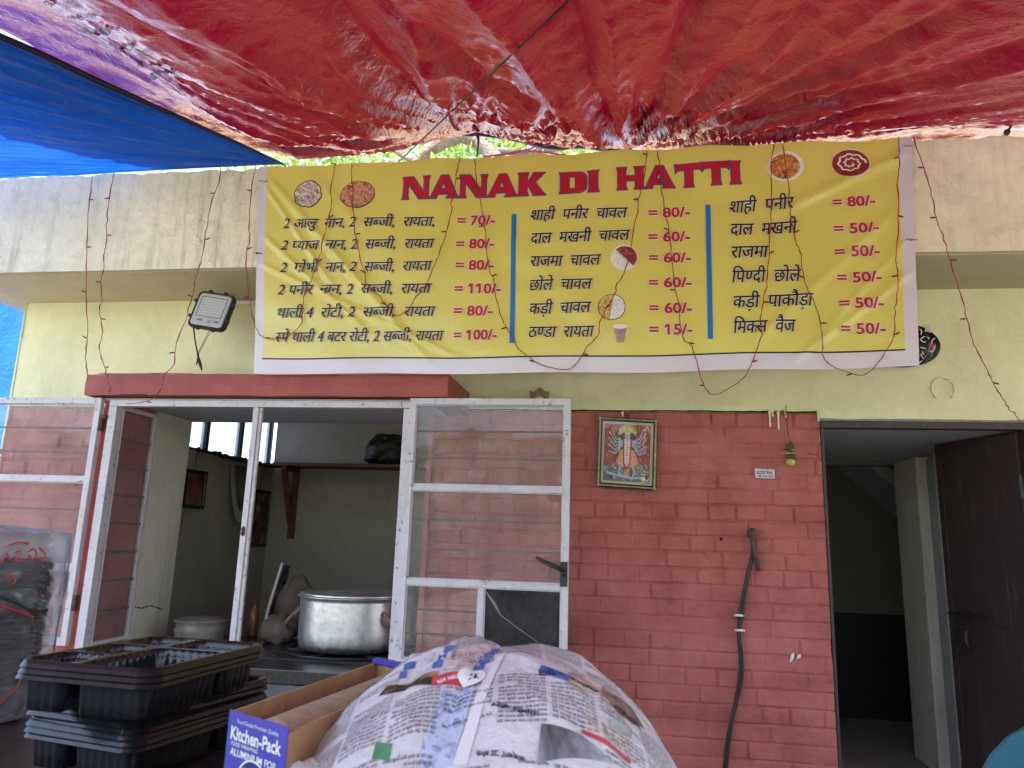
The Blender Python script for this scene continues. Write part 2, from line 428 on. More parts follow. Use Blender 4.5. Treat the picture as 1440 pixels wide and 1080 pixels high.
g = MB(); xs = np.linspace(-9, 8, 30); ys = np.linspace(-7.2, -.02, 20); X, Y = np.meshgrid(xs, ys, indexing='ij'); g.grid(np.stack([X, Y, 0*X+.004], -1))  # unseen dark sheet, added to deepen what the red tarp reflects
tag(g.build('dark_ground_sheet', plain('added_dark_tar', (.055, .052, .05), .9, .3, 3, 60, .004)), 'dark tarred sheet added on the ground to deepen reflections in the awning', 'dark_ground_sheet', kind='structure')

# ------------------------------------------------------------------ BUILDING
B = thing('shop_building', 'yellow and red single storey eatery building with bay window and dark doorway', 'building', (0, 0, 0))
BF = -.56                                   # front of the overhanging parapet
# parapet front: a rough plaster face with a broken top edge
xs = np.arange(-4.09, 3.61, .02); zs = np.linspace(2.83, 3.43, 34)
X, Z = np.meshgrid(xs, zs, indexing='ij')
top = 3.43+.018*fbm(xs*5, xs*0, 4)+.01*perlin(xs*22, xs*0, 8)
Z = 2.83+(Z-2.83)/(3.43-2.83)*(top[:, None]-2.83)
Yf = BF+.010*fbm(X*2.2, Z*2.2, 5)+.004*fbm(X*12, Z*12, 6)
pb = MB(); pb.grid(np.stack([X, Yf, Z], -1))
pb.grid(np.stack([np.stack([xs, xs], 1), np.stack([Yf[:, -1], Yf[:, -1]*0+BF+.13], 1), np.stack([Z[:, -1], Z[:, -1]], 1)], -1))
pb.grid(np.stack([np.stack([xs, xs], 1), np.stack([Yf[:, 0]*0+BF+.13, Yf[:, 0]*0+BF+.13], 1), np.stack([Z[:, -1], Z[:, 0]], 1)], -1))
pb.build('parapet', MT['parapet'], B, smooth=True)
MB().box(-4.07, 3.6, BF+.04, 3.2, 2.829, 2.96).build('roof_slab', MT['soffit'], B)
# upper wall (above openings)
def wallgrid(x0, x1, z0, z1, y, step=.02, amp=.005, seed=0):
    xs = np.linspace(x0, x1, max(2, int((x1-x0)/step))); zs = np.linspace(z0, z1, max(2, int((z1-z0)/step)))
    X, Z = np.meshgrid(xs, zs, indexing='ij'); return np.stack([X, y+amp*fbm(X*3, Z*3, seed)+amp*.4*fbm(X*14, Z*14, seed+3), Z], -1)
ub = MB(); gpt = wallgrid(-3.9, 3.6, 2.137, 2.829, -.004, .02, .006, 11); ub.grid(gpt)
ub.box(-3.9, 1.086, .012, .24, 2.137, 2.828); ub.box(1.086, 3.6, .012, .24, 2.09, 2.828); ub.box(-3.9, -3.885, -.006, .24, 0, 2.828)
# the lower rim of the plaster over the door
ub.grid(np.stack([gpt[:, 0], gpt[:, 0]+np.array([0, .02, -.002])], 1))
xs = np.linspace(1.088, 3.6, 120); zz = np.linspace(2.098, 2.14, 4); X, Z = np.meshgrid(xs, zz, indexing='ij')
ub.grid(np.stack([X, -.006+.004*fbm(X*6, Z*6, 3), Z+.006*perlin(X*7, X*0, 2)*(Z < 2.11)], -1))
ub.build('wall', MT['yellow'], B, smooth=True)
MB().box(1.086, 3.6, -.003, .1, 2.087, 2.099).build('mortar_strip', MT['concrete'], B)
# ring of old plaster over a covered fitting
c = at(1326, 547, -.01); arc = [c+np.array([.058*math.cos(a), 0, .062*math.sin(a)]) for a in np.linspace(rad(-50), rad(235), 30)]
MB().tube(arc, [.0045+.002*math.sin(k*1.7) for k in range(30)], 6).build('plaster_ring', MT['yellow'], B, smooth=True)

# brick faces
def bricks(x0, x1, z0, z1, y, seed, step=.0075):
    r = np.random.default_rng(seed); ch = .0853; rows = int(z1/ch)+2
    xs = np.arange(x0, x1+step, step); zs = np.arange(z0, z1+step, step); xs[-1] = x1; zs[-1] = z1
    X, Z = np.meshgrid(xs, zs, indexing='ij')
    Zw = Z+.004*perlin(X*2.5, Z*2.5, seed)+.0015*perlin(X*11, Z*11, seed+1); Xw = X+.004*perlin(X*9, Z*9, seed+2)
    row = np.floor((z1-Zw)/ch).astype(int); fz = (z1-Zw)/ch-row
    Hh = np.zeros_like(X)
    for k in range(row.min(), row.max()+1):
        m = row == k; L = .155 if k % 2 == 0 else .31
        e = [x0-.4+(.08 if k % 2 else 0)+r.uniform(-.03, .03)]
        while e[-1] < x1+.4: e.append(e[-1]+L*r.uniform(.88, 1.12)*(.52 if (k % 2 and r.random() < .12) else 1))
        e = np.array(e); i = np.clip(np.searchsorted(e, Xw[m])-1, 0, len(e)-2)
        d = np.minimum(Xw[m]-e[i], e[i+1]-Xw[m]); dz = np.minimum(fz[m], 1-fz[m])*ch
        dep = r.uniform(.5, 1.1, len(e))
        gx = 1-sstep(.001, .0075, d); gz = 1-sstep(.001, .0075, dz)
        hb = r.uniform(-.0028, .0028, len(e)); tx = r.uniform(-.012, .012, len(e)); tz = r.uniform(-.02, .02, len(e))
        gg = np.maximum(gx*dep[i], gz)*np.clip(.75+1.1*perlin(X[m]*3.2, Z[m]*3.2, seed+8)+.5*perlin(X[m]*13, Z[m]*13, seed+9), .15, 1)
        Hh[m] = (1-gg)*(hb[i]+tx[i]*(Xw[m]-(e[i]+e[i+1])/2)+tz[i]*(fz[m]-.5)*ch)-.020*gg*(.62+.5*perlin(X[m]*6, Z[m]*6, seed+5))
    Hh += .0022*fbm(X*16, Z*16, seed+4)
    return np.stack([X, y-Hh, Z], -1)
bb = MB(); bb.grid(bricks(-1.10, 1.086, .0, 2.13, -.004, 21, .0052)); bb.box(-1.10, 1.084, .012, .24, 0, 2.128)
xr = bricks(-1.10, 1.086, .0, 2.13, -.004, 21, .0052)[-1]; bb.grid(np.stack([xr, xr*np.array([0, 0, 1])+np.array([1.086, .1, 0])], 1))
bb.build('brick_wall', MT['brick'], B, smooth=True)
bl_ = MB(); bl_.grid(bricks(-3.9, -2.76, .0, 2.13, -.004, 33, .012)); bl_.box(-3.884, -2.76, .012, .24, 0, 2.128); bl_.build('brick_wall', MT['brick'], B, smooth=True)
# black gap under the yellow plaster, with drips of paint below it
gp = MB(); xs = np.linspace(-.9, 1.08, 90)
gp.tube([(x, -.006, 2.134+.004*perlin(x*9, 0, 2)) for x in xs], [.003+.0022*abs(perlin(x*15, 1, 5))*2 for x in xs], 5); gp.build('wall_gap', MT['hole'], B)
dr = MB()
for (x, y, ln) in ((1082, 581, 20), (1094, 581, 24), (1086, 581, 5), (1150, 581, 12), (1104, 580, 8), (875, 583, 3)):
    a = at(x, y-4, -.012); b = at(x+1, y+ln, -.012); k = 7
    dr.tube([a+(b-a)*t for t in np.linspace(0, 1, k)], [.011, .008, .0055, .005, .005, .006, .003], 6)
dr.build('paint_drip', MT['yellow'], B, smooth=True)
sm = MB()
for (x, y, x2, y2) in ((1116, 918, 1111, 932), (1126, 920, 1120, 927)):
    a = at(x, y, -.0125); b = at(x2, y2, -.0125); sm.tube([a+(b-a)*t for t in np.linspace(0, 1, 6)], [.002, .007, .010, .008, .005, .002], 6)
sm.build('white_paint_mark', MT['white'], B, smooth=True)
hl = at(1014, 758, -.01); MB().ball(hl, .008, sc=(1, .6, 1.4)).build('drill_hole', MT['hole'], B)

# window hood (concrete slab over the bay)
hb = MB(); xs = np.linspace(-2.925, -.87, 120); prof = [(-.56, 2.104), (-.565, 2.16), (-.558, 2.222), (-.30, 2.226), (-.008, 2.23)]
Pt = np.array([[(x, y+.004*fbm(x*4, z*9, 2), z+.006*fbm(x*3, y*5, 7)) for (y, z) in prof] for x in xs]); hb.grid(Pt)
hb.grid(np.array([[(x, y, z) for (y, z) in ((-.008, 2.098), (-.56, 2.1045))] for x in xs]))
for x in (-2.925, -.87): hb.add([(x, -.56, 2.104), (x, -.565, 2.16), (x, -.558, 2.222), (x, -.008, 2.23), (x, -.008, 2.098)], [(0, 1, 2, 3, 4)])
hb.build('window_hood', MT['redpaint'], B)
MB().box(-2.90, -1.0, -.50, .26, 2.084, 2.0975).build('hood_soffit', MT['greyceil'], B)
tp = MB(); k = 60
tp.tube([(x, -.553, 2.2265+.004*perlin(x*6, 0, 3)) for x in np.linspace(-2.86, -2.3, k)], [.002+.002*abs(perlin(x*9, 2)) for x in np.linspace(-2.86, -2.3, k)], 5)
tp.build('tar_seam', MT['hole'], B)
# bay: base wall, sill, posts
MB().box(-2.83, -1.07, -.50, -.02, 0, .655).build('bay_base', MT['slate'], B, bevel=.004)
MB().box(-2.83, -2.792, -.505, -.012, .762, 2.083).build('corner_post', MT['redpaint'], B)

wf = MB()     # fixed frame of the window
Yb = -.5
for (a, b, wx, wy) in (((-2.79, Yb, 2.066), (-1.07, Yb, 2.066), .05, .034), 
                     ):
    wf.bar(a, b, wy if abs(a[2]-b[2]) > .1 else wx, wx if abs(a[2]-b[2]) > .1 else wy)
wf.box(-2.790, -2.742, -.525, -.475, .735, 2.048); wf.box(-1.11, -1.074, -.52, -.47, .735, 2.048)
wfr = wf.build('window_frame', MT['whiteframe'], B, bevel=.003)
mu = MB(); mu.box(-1.945, -1.915, -.517, -.483, .735, 2.049); mu.box(-1.9145, -1.897, -.508, -.49, .735, 2.048); mu.build('mullion', MT['whiteframe'], wfr, bevel=.002)
rs = MB(); rs.tube([(-1.93, -.519, 1.37+.05*t) for t in np.linspace(0, 1, 5)], [.004, .012, .009, .012, .003], 6); rs.build('rust_patch', MT['rust'], wfr, smooth=True)

def casement(x0, x1, z0, z1, y, handle_x, darkpane, split):
    f = MB(); t = .034; d = .03; ya, yb = y-d/2, y+d/2
    r1, r2 = 1.641, 1.178
    f.box(x0, x0+t, ya, yb, z0, z1); f.box(x1-t, x1, ya, yb, z0, z1)
    f.box(x0+t, x1-t, ya, yb, z1-t, z1); f.box(x0+t, x1-t, ya, yb, z0, z0+t)
    for r in (r1, r2): f.box(x0+t, x1-t, ya+.003, yb-.003, r-.015, r+.015)
    f.box(split-.014, split+.014, ya+.004, yb-.004, z0+t, r2-.015)
    # thin inner rebate
    for (xa, xb, za, zb) in ((x0+t, x1-t, r1+.015, z1-t), (x0+t, x1-t, r2+.015, r1-.015), (x0+t, split-.014, z0+t, r2-.015), (split+.014, x1-t, z0+t, r2-.015)):
        q = .006
        f.box(xa, xa+q, y-.004, yb-.006, za, zb); f.box(xb-q, xb, y-.004, yb-.006, za, zb); f.box(xa+q, xb-q, y-.004, yb-.006, zb-q, zb); f.box(xa+q, xb-q, y-.004, yb-.006, za, za+q)
    o = f.build('casement', MT['whiteframe'], B, bevel=.0022)
    def pane(xa, xb, za, zb, n, m, jitter=0):
        g_ = MB(); jn = MB(); h = (zb-za)/n
        for k in range(n):
            a = za+k*h+(.002 if k else 0); b = za+(k+1)*h-(.002 if k < n-1 else 0); s = random.uniform(-.004, .004)
            g_.add([(xa, y+.006+k*.0008, a), (xb, y+.006+k*.0008, a+s*0), (xb, y+.006+k*.0008+s*.3, b), (xa, y+.006+k*.0008, b)], [(0, 1, 2, 3)])
            if k: jn.add([(xa, y+.004, a-.006), (xb, y+.004, a-.006+s), (xb, y+.004, a+.003+s), (xa, y+.004, a+.003)], [(0, 1, 2, 3)])
        g_.build('glass_pane', m, o)
        if n > 1: jn.build('glass_joint', MT['joint'], o)
    pane(x0+t, x1-t, r1+.015, z1-t, 3, MT['glass']); pane(x0+t, x1-t, r2+.015, r1-.015, 3, MT['glass'])
    pane(x0+t, split-.014, z0+t, r2-.015, 3, MT['glass']); pane(split+.014, x1-t, z0+t, r2-.015, 1 if darkpane else 3, MT['glassdark'] if darkpane else MT['glass'])
    if darkpane:
        ck = MB(); a = np.array([split+.016, y+.003, 1.14]); pts = [a+np.array(p) for p in ((0, 0, .01), (.05, 0, -.05), (.08, 0, -.10), (.14, 0, -.14), (.22, 0, -.19), (.27, 0, -.22))]
        ck.tube(pts, [.0035, .008, .003, .002, .002, .001], 5); ck.build('crack', MT['crackw'], o)
    if handle_x is not None:
        h = MB(); h.box(handle_x-.022, handle_x+.012, ya-.012, ya, 1.185, 1.30); h.tube([(handle_x-.005, ya-.02, 1.26), (handle_x-.03, ya-.05, 1.272), (handle_x-.10, ya-.06, 1.30), (handle_x-.135, ya-.058, 1.318)], [.011, .011, .010, .008], 8)
        h.ball((handle_x-.005, ya-.012, 1.25), .018, sc=(1, .8, 1)); h.build('handle', MT['blackmetal'], o, bevel=0)
    return o
MT['joint'] = plain('joint_grime', (.12, .115, .11), .6, .3, 40)
MT['crackw'] = plain('crack_edge', (.22, .21, .22), .4, .2)
casement(-1.072, -.238, .785, 2.10, -.525, -.255, True, -.66)
casement(-3.665, -2.832, .785, 2.092, -.525, None, False, -3.25)
hg = MB()
for z in (1.0, 1.95): hg.tube([(-2.822, -.53, z-.04), (-2.822, -.53, z+.04)], .010, 8)
hg.tube([(-2.822, -.53, 1.985), (-2.79, -.535, 1.99)], .012, 6); hg.build('hinge', MT['rust'], B, smooth=True)
# glazed side leaf folded in against the red cheek of the bay
sf = MB(); xL = -2.752
for (y0, y1, z0, z1) in ((-.47, -.455, .78, 2.06), (-.175, -.155, .78, 2.06), (-.455, -.175, 2.035, 2.06), (-.455, -.175, .78, .80)): sf.box(xL-.012, xL+.012, y0, y1, z0, z1)
sfo = sf.build('side_leaf', MT['whiteframe'], B, bevel=.002)
gp_ = MB(); jb = MB()
zc = np.linspace(.80, 2.035, 9)
for k in range(8):
    gp_.add([(xL, -.455, zc[k]), (xL, -.175, zc[k]), (xL, -.175, zc[k+1]-.003), (xL, -.455, zc[k+1]-.003)], [(0, 1, 2, 3)])
    if k: jb.box(xL+.001, xL+.006, -.455, -.175, zc[k]-.006, zc[k]+.004)
gp_.build('glass_pane', MT['glass'], sfo); jb.build('glass_joint', MT['joint'], sfo)
MB().box(-2.79, -2.7705, -.485, -.14, .77, 2.084).build('bay_cheek', MT['brick'], B)
jm = MB(); jm.box(-2.99, -2.745, -.14, .22, .0, 2.0835); jm.build('jamb', MT['cream'], B, bevel=.006)
ck = MB(); pp = smoothpath([at(185, 853, -.13)+np.array([.02, 0, 0]), atx(200, 855, -2.742), atx(212, 852, -2.742), atx(228, 857, -2.742)], 6); ck.tube(pp, [.003+.0015*math.sin(k*2.1) for k in range(len(pp))], 5); ck.build('jamb_crack', MT['hole'], B)
# glazed right cheek
MB().box(-1.098, -1.070, -.05, -.012, .76, 2.083).build('corner_post', MT['redpaint'], B)

# the room behind the bay
RL, RB = -3.2, 2.35
rm = MB()
rm.box(RL-.12, RL, .24, RB+.1, 0, 1.985)                               # left wall under the high window
rm.box(RL-.12, RL, .24, .9, 1.985, 2.828); rm.box(RL-.12, RL, .9, RB+.1, 2.52, 2.828)
rm.build('room_wall', MT['room'], B)
rb = MB(); rb.box(RL, 1.0, RB, RB+.1, 0, 2.828); rb.build('room_wall', MT['room'], B)
MB().box(1.0, 1.085, .24, RB+.1, 0, 2.828).build('room_wall', MT['room'], B)
pl = MB(); pl.box(RL, RL+.05, .26, 1.28, 0, 1.98); pl.build('pilaster', MT['room'], B, bevel=.005)
fr = MB()
for y in (.93, 1.24, 1.78, 2.33): fr.box(RL-.08, RL-.03, y-.022, y+.022, 1.987, 2.518)
for z in (1.999, 2.507): fr.box(RL-.082, RL-.028,   .91, 2.35, z-.011, z+.011)
cw = fr.build('clerestory_window', MT['blackmetal'], B, bevel=.002)
for a, b in ((.95, 1.22), (1.26, 1.76), (1.80, 2.31)):
    MB().add([(RL-.055, a, 2.01), (RL-.055, b, 2.01), (RL-.055, b, 2.496), (RL-.055, a, 2.496)], [(0, 1, 2, 3)]).build('glass_pane', MT['frosted'], cw)
lg = MB()
lg.box(RL-.02, RL+.10, .96, 2.30, 1.972, 1.984)
for k in range(60):
    y = random.uniform(.96, 2.3); lg.ball((RL+random.uniform(.0, .09), y, 1.986), random.uniform(.008, .022), 6, 4)
lg.build('ledge', MT['hole'], B)
# shop counter slab inside
MB().box(-2.83, -1.07, -.512, .55, .66, .728).build('counter', MT['granite'], B, bevel=.004)
MB().box(-2.74, -1.1, -.44, .5, .0, .66).build('counter_base', MT['room'], B)

# doorway
df = MB()
df.box(1.09, 2.16, -.004, .06, 2.048, 2.0865); df.box(1.09, 1.106, -.002, .06, 0, 2.048); df.box(2.108, 2.16, -.004, .06, 0, 2.048)
df.build('door_frame', MT['browndoor'], B, bevel=.003)
MB().box(2.16, 3.6, -.004, .24, 0, 2.0862).build('wall', MT['yellow'], B)
MB().box(1.0855, 2.25, .062, 1.72, 2.051, 2.085).build('passage_ceiling', MT['greyceil'], B)
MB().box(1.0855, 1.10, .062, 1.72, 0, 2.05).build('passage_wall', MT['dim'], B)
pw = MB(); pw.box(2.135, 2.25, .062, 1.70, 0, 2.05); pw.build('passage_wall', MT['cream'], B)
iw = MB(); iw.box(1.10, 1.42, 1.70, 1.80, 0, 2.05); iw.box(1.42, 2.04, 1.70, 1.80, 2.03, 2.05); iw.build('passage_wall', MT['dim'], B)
po = MB(); po.box(2.045, 2.134, 1.30, 1.72, 0, 2.05); po.build('passage_post', MT['pale'], B, bevel=.006)
po = MB(); po.box(2.085, 2.134, .78, 1.10, 0, 2.049); po.build('passage_post', MT['pale'], B, bevel=.006)
MB().box(2.105, 2.134, 1.14, 1.28, 0, 2.03).build('inner_door_frame', MT['greyceil'], B, bevel=.003)
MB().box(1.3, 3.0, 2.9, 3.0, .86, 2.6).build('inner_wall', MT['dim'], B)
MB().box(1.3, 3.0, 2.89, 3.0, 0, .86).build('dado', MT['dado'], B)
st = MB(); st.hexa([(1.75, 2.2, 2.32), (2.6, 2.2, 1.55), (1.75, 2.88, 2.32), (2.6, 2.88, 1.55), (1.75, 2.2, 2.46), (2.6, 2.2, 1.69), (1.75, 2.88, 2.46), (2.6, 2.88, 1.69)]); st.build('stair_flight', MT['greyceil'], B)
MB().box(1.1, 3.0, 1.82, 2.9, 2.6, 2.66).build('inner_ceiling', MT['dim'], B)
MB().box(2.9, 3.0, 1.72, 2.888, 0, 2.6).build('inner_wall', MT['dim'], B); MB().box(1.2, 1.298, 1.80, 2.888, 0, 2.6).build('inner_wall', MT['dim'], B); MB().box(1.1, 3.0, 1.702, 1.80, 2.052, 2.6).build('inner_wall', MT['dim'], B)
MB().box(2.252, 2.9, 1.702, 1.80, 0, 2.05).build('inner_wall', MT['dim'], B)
# door leaf, swung inwards
hx, hy = 2.106, .03; ex, ey = 1.925, .60
dv_ = np.array([ex-hx, ey-hy]); dl = np.linalg.norm(dv_); dv_ /= dl; nv = np.array([-dv_[1], dv_[0]])
def dp(s, t, z): return (hx+dv_[0]*s+nv[0]*t, hy+dv_[1]*s+nv[1]*t, z)
def dbox(mb, s0, s1, t0, t1, z0, z1): mb.hexa([dp(s, t, z) for z in (z0, z1) for t in (t0, t1) for s in (s0, s1)])
dl_ = MB(); dbox(dl_, .01, dl, -.018, .018, .03, 2.04)
sgn = 1
for z in (.9, 1.5): pass
dbox(dl_, dl-.035, dl+.004, .018, .026, .03, 2.04); dbox(dl_, .02, dl-.035, .018, .023, 1.02, 1.026); dbox(dl_, .02, dl-.035, .018, .023, .70, .706)
leaf = dl_.build('door_leaf', MT['browndoor'], B, bevel=.002)
bo = MB(); bo.tube([dp(dl-.01, .034, 1.06), dp(dl-.30, .034, 1.06)], .010, 8); dbox(bo, dl-.16, dl-.12, .022, .05, 1.04, 1.08); bo.build('bolt', MT['blackmetal'], leaf)
hd = MB(); hd.tube(smoothpath([dp(dl-.16, .024, .99), dp(dl-.16, .06, .97), dp(dl-.16, .06, .90), dp(dl-.16, .024, .88)], 4), .010, 8); dbox(hd, dl-.06, dl-.03, .022, .034, .9, .98); hd.build('handle', MT['blackmetal'], leaf)
hi = MB()
for z in (.5, 1.75): hi.tube([dp(.0, .03, z-.06), dp(.0, .03, z+.06)], .013, 8)
hi.build('hinge', MT['blackmetal'], leaf)

# ------------------------------------------------------------------ TARPAULINS
YE = -.12
P1 = at(672, 188, YE); P2 = at(885, 210, YE)
_edge = [at(x, y, YE) for (x, y) in ((400, 219), (500, 212), (560, 206), (620, 196), (672, 188), (750, 197), (830, 206), (885, 212), (1000, 206), (1280, 196), (1440, 195))]
_ex = [-5]+[p[0] for p in _edge]+[5]; _ez = [_edge[0][2]+.02]+[p[2] for p in _edge]+[_edge[-1][2]]
TAUT = [(P1, 445, 0, .10, .10), (P1, 250, 110, .07, .09), (P1, 330, 60, -.05, .07), (P1, 560, 0, -.06, .08), (P2, 560, 20, .09, .08), (P2, 700, 0, -.07, .06), (P2, 800, 0, .11, .07), (P2, 860, 0, -.06, .05), (P2, 965, 0, .11, .07), (P2, 1030, 0, -.05, .06), (P2, 1110, 0, .06, .07), (P2, 1250, 40, .08, .08), (P2, 1330, 120, -.05, .07), (P2, 1400, 60, .05, .09)]
def red_z(X, Y):
    v = YE-Y
    ze = np.interp(X, _ex, _ez)
    z = ze-.70*(.3+.7*sstep(-3.4, -1.6, X))*np.sin(math.pi/2*np.clip(v/2.6, 0, 1))+.04*np.clip(v-3, 0, 9)
    z = z+.07*perlin(X*.8, Y*.8, 3)*sstep(0, .8, v)+.34*(1-sstep(-3.0, -1.3, X))*sstep(.1, 1.3, v)
    # folds drawn in to the two ties
    for k, (P, n1, s) in enumerate(((P1, 9.0, 1), (P2, 11.0, 2))):
        dx = X-P[0]; dy = Y-P[1]; r = np.hypot(dx, dy)+1e-6; th = np.arctan2(-dy, dx)
        o = P2 if k == 0 else P1
        ro = np.hypot(X-o[0], Y-o[1]); wgt = 1/(1+(r/(ro+.02))**3)
        a = np.minimum(r, .9)*np.exp(-np.maximum(r-.5, 0)/1.1)
        tw = th+.10*perlin(X*1.5, Y*1.5, 20+s)
        f1 = np.abs(perlin(tw*n1/2.0, r*.3, 30+s))*2; f2 = (1-np.abs(perlin(tw*n1*1.1, r*.6, 40+s))*2)**2; f3 = (1-np.abs(perlin(tw*n1*2.6, r*1.6, 50+s))*2)**2
        z = z+wgt*a*(.28*f1-.10*f2-.05*f3-.03)*sstep(0, .12, r)
    # taut lines running out from the ties, with slack facets between them
    for (P, px_, py_, hh, ww) in TAUT:
        e = atz(px_, py_, 3.2)[:2]-P[:2]; L = np.linalg.norm(e); e = e/L; sN = (X-P[0])*e[0]+(Y-P[1])*e[1]; q = -(X-P[0])*e[1]+(Y-P[1])*e[0]; q = q+.04*perlin(sN*2.2, sN*0, 7)
        wd = ww*(.25+.75*sstep(0, 1.2, sN)); z = z+hh*np.exp(-np.abs(q)/wd)*sstep(0, .7, sN)*(1-sstep(L*1.0, L*1.6, sN))
    # slack crinkles
    wr = 1-np.abs(perlin(X*2.4+.6*perlin(X*2, Y*2, 9), Y*5.5, 60))*2.2
    z = z+.010*np.clip(wr, 0, 1)**2*sstep(.05, .5, v)
    z = z+.010*np.abs(fbm(X*5, Y*5, 70, 3))+.0035*fbm(X*19, Y*19, 75, 2)
    return z
A = np.array([-1.90, -.52, 3.47]); Hm = at(0, 52, -1.75)      # corner and course of the blue sheet's hem
us_ = np.linspace(0, 1, 400); vs_ = np.concatenate([np.arange(0, 2.6, .018), np.arange(2.6, 6.2, .06)])
U_, V_ = np.meshgrid(us_, vs_, indexing='ij')
xl = np.maximum(-4.9, A[0]+(Hm[0]-A[0])*(YE-V_-A[1])/(Hm[1]-A[1])-.58-.28*V_)
X = xl+U_*(4.8-xl)
Y = YE-V_; Z = red_z(X, Y)
rt = MB(); rt.grid(np.stack([X, Y, Z], -1))
redt = rt.build('red_tarp', MT['redtarp'], None, smooth=True)
tag(redt, 'glossy red tarpaulin awning stretched overhead and gathered at the wall top', 'tarpaulin')
# rolled dark edge between the ties, tying cords
em = MB(); xe = np.linspace(-1.95, .06, 80)
em.tube([(x, YE-.002, float(red_z(np.array(x), np.array(YE)))-.006-.012*math.sin(math.pi*min(1, max(0, (x+.786)/.84)))) for x in xe], [.005+.016*math.sin(math.pi*min(1, max(0, (x+.80)/.85)))**.6+.010*max(0, 1-abs(x+.95)/.3) for x in xe], 8)
em.build('hem', MT['hem'], redt, smooth=True)
ti = MB()
for P in (P1, P2):
    z = float(red_z(np.array(P[0]), np.array(YE))); ti.tube([(P[0], YE-.01, z-.005), (P[0]+.006, YE+.0, z-.05), (P[0]-.004, YE+.03, z-.14)], [.012, .008, .006], 6); ti.ball((P[0], YE-.006, z-.012), .017, 8, 6)
ti.build('tie', MT['hem'], redt, smooth=True)
# black maker's print running along the left strip of the tarp
def tarp_surf(uv, off):
    x = uv[:, 0]; y = uv[:, 1]; return np.stack([x, y, red_z(x, y)-np.asarray(off)-.004], -1)
def tarp_hit(px, py):
    d = ray(px, py); t = np.linspace(1.5, 6, 4000); p = CAM[:, None]+d[:, None]*t; k = np.argmax(p[2] > red_z(p[0], p[1])); return p[:, k][:2]
pr = MB()
for (s, x0, y0, x1, y1, hh) in (('EXPORT INDIA', 101, 26, 140, 21, 0.021), ('TO', 136, 38, 146, 36, 0.019), ('INDIA', 126, 48, 168, 40, 0.038), ('Tarp', 160, 68, 192, 62, 0.028), ('EXPORT INDIA', 199, 94, 236, 87, 0.021), ('TO', 229, 103, 238, 100, 0.019), ('INDIA', 217, 112, 255, 102, 0.034),
                              ('QUALITY', 88, 2, 112, -1, 0.019), ('CO', 70, 8, 80, 6, 0.031)):
    a = tarp_hit(x0, y0); b = tarp_hit(x1, y1)
    V, F = text2d(s, .02); L = np.linalg.norm(b-a); e = (b-a)/L; q = np.array([e[1], -e[0]])
    if q@(tarp_hit((x0+x1)/2, (y0+y1)/2-12)-(a+b)/2) < 0: q = -q
    x0_, x1_ = V[:, 0].min(), V[:, 0].max(); uv = a+np.outer((V[:, 0]-x0_)*L/(x1_-x0_), e)+np.outer(V[:, 1]*hh/.7, q); pr.add(tarp_surf(uv, .001), F)
for (x, y, n_) in ((196, 70, 4), (176, 73, 1), (95, 3, 4)):
    for k in range(n_):
        a = tarp_hit(x-8+k*2, y+k*2.2); b = tarp_hit(x+14+k*2, y-2+k*2.2); uv = np.array([a+(b-a)*t for t in (0, .33, .66, 1)])
        q = np.array([0, .004]); pr.add(np.concatenate([tarp_surf(uv, .001), tarp_surf(uv+q, .001)]), [(0, 1, 5, 4), (1, 2, 6, 5), (2, 3, 7, 6)])
pr.build('print', MT['print'], redt)
# blue sheet
Bp = A+(Hm-A)*2.0; Cc = np.array([-6.3, -.44, 3.44])
s_ = np.linspace(0, 1, 170); t_ = np.linspace(0, 1, 140); Sg, Tg = np.meshgrid(s_, t_, indexing='ij')
Pt = A+Sg[..., None]*((1-Tg)[..., None]*(Bp-A)+Tg[..., None]*(Cc-A))
nrm = np.cross(Bp-A, Cc-A); nrm /= np.linalg.norm(nrm)
if nrm[2] < 0: nrm = -nrm
sag = -.16*np.sin(math.pi*Tg)*np.sin(math.pi*np.clip(Sg*.7, 0, 1))*.6
rip = (.075*np.abs(perlin(Tg*14, Sg*1.2, 81))+.05*np.abs(perlin(Tg*34, Sg*2.5, 82))+.02*np.abs(perlin(Tg*75, Sg*6, 83)))*np.minimum(1, Sg*2.2)
Pt = Pt+nrm*(sag+rip)[..., None]
bt = MB(); bt.grid(Pt); blue = bt.build('blue_tarp', MT['bluetarp'], None, smooth=True)
tag(blue, 'blue tarpaulin sheet sloping up from the parapet under the red awning', 'tarpaulin')
hm = MB(); hm.tube([Pt[i, 0]+np.array([0, 0, -.012]) for i in range(0, 170, 3)], [.004+.013*min(1, i/60) for i in range(0, 170, 3)], 8); hm.build('hem', MT['hem'], blue, smooth=True)
xs = np.linspace(-7, -4.1, 70); zs = np.linspace(.6, 3.3, 50); X, Z = np.meshgrid(xs, zs, indexing='ij')
b2 = MB(); b2.grid(np.stack([X, .55+.06*perlin(X*3, Z*1.0, 3)+.02*perlin(X*9, Z*2, 4), Z], -1))
tag(b2.build('blue_tarp', MT['bluetarp'], None, smooth=True), 'bright blue tarpaulin hanging upright past the left end of the wall', 'tarpaulin')

# ------------------------------------------------------------------ BANNER
YB = -.595
bc = [at(365, 235, YB), at(1281, 193, YB), at(1293, 515, YB), at(356.5, 525, YB)]       # TL TR BR TL
def hom(src, dst):
    Am = []
    for (x, y), (u, v) in zip(src, dst): Am += [[x, y, 1, 0, 0, 0, -u*x, -u*y, -u], [0, 0, 0, x, y, 1, -v*x, -v*y, -v]]
    return np.linalg.svd(np.array(Am))[2][-1].reshape(3, 3)
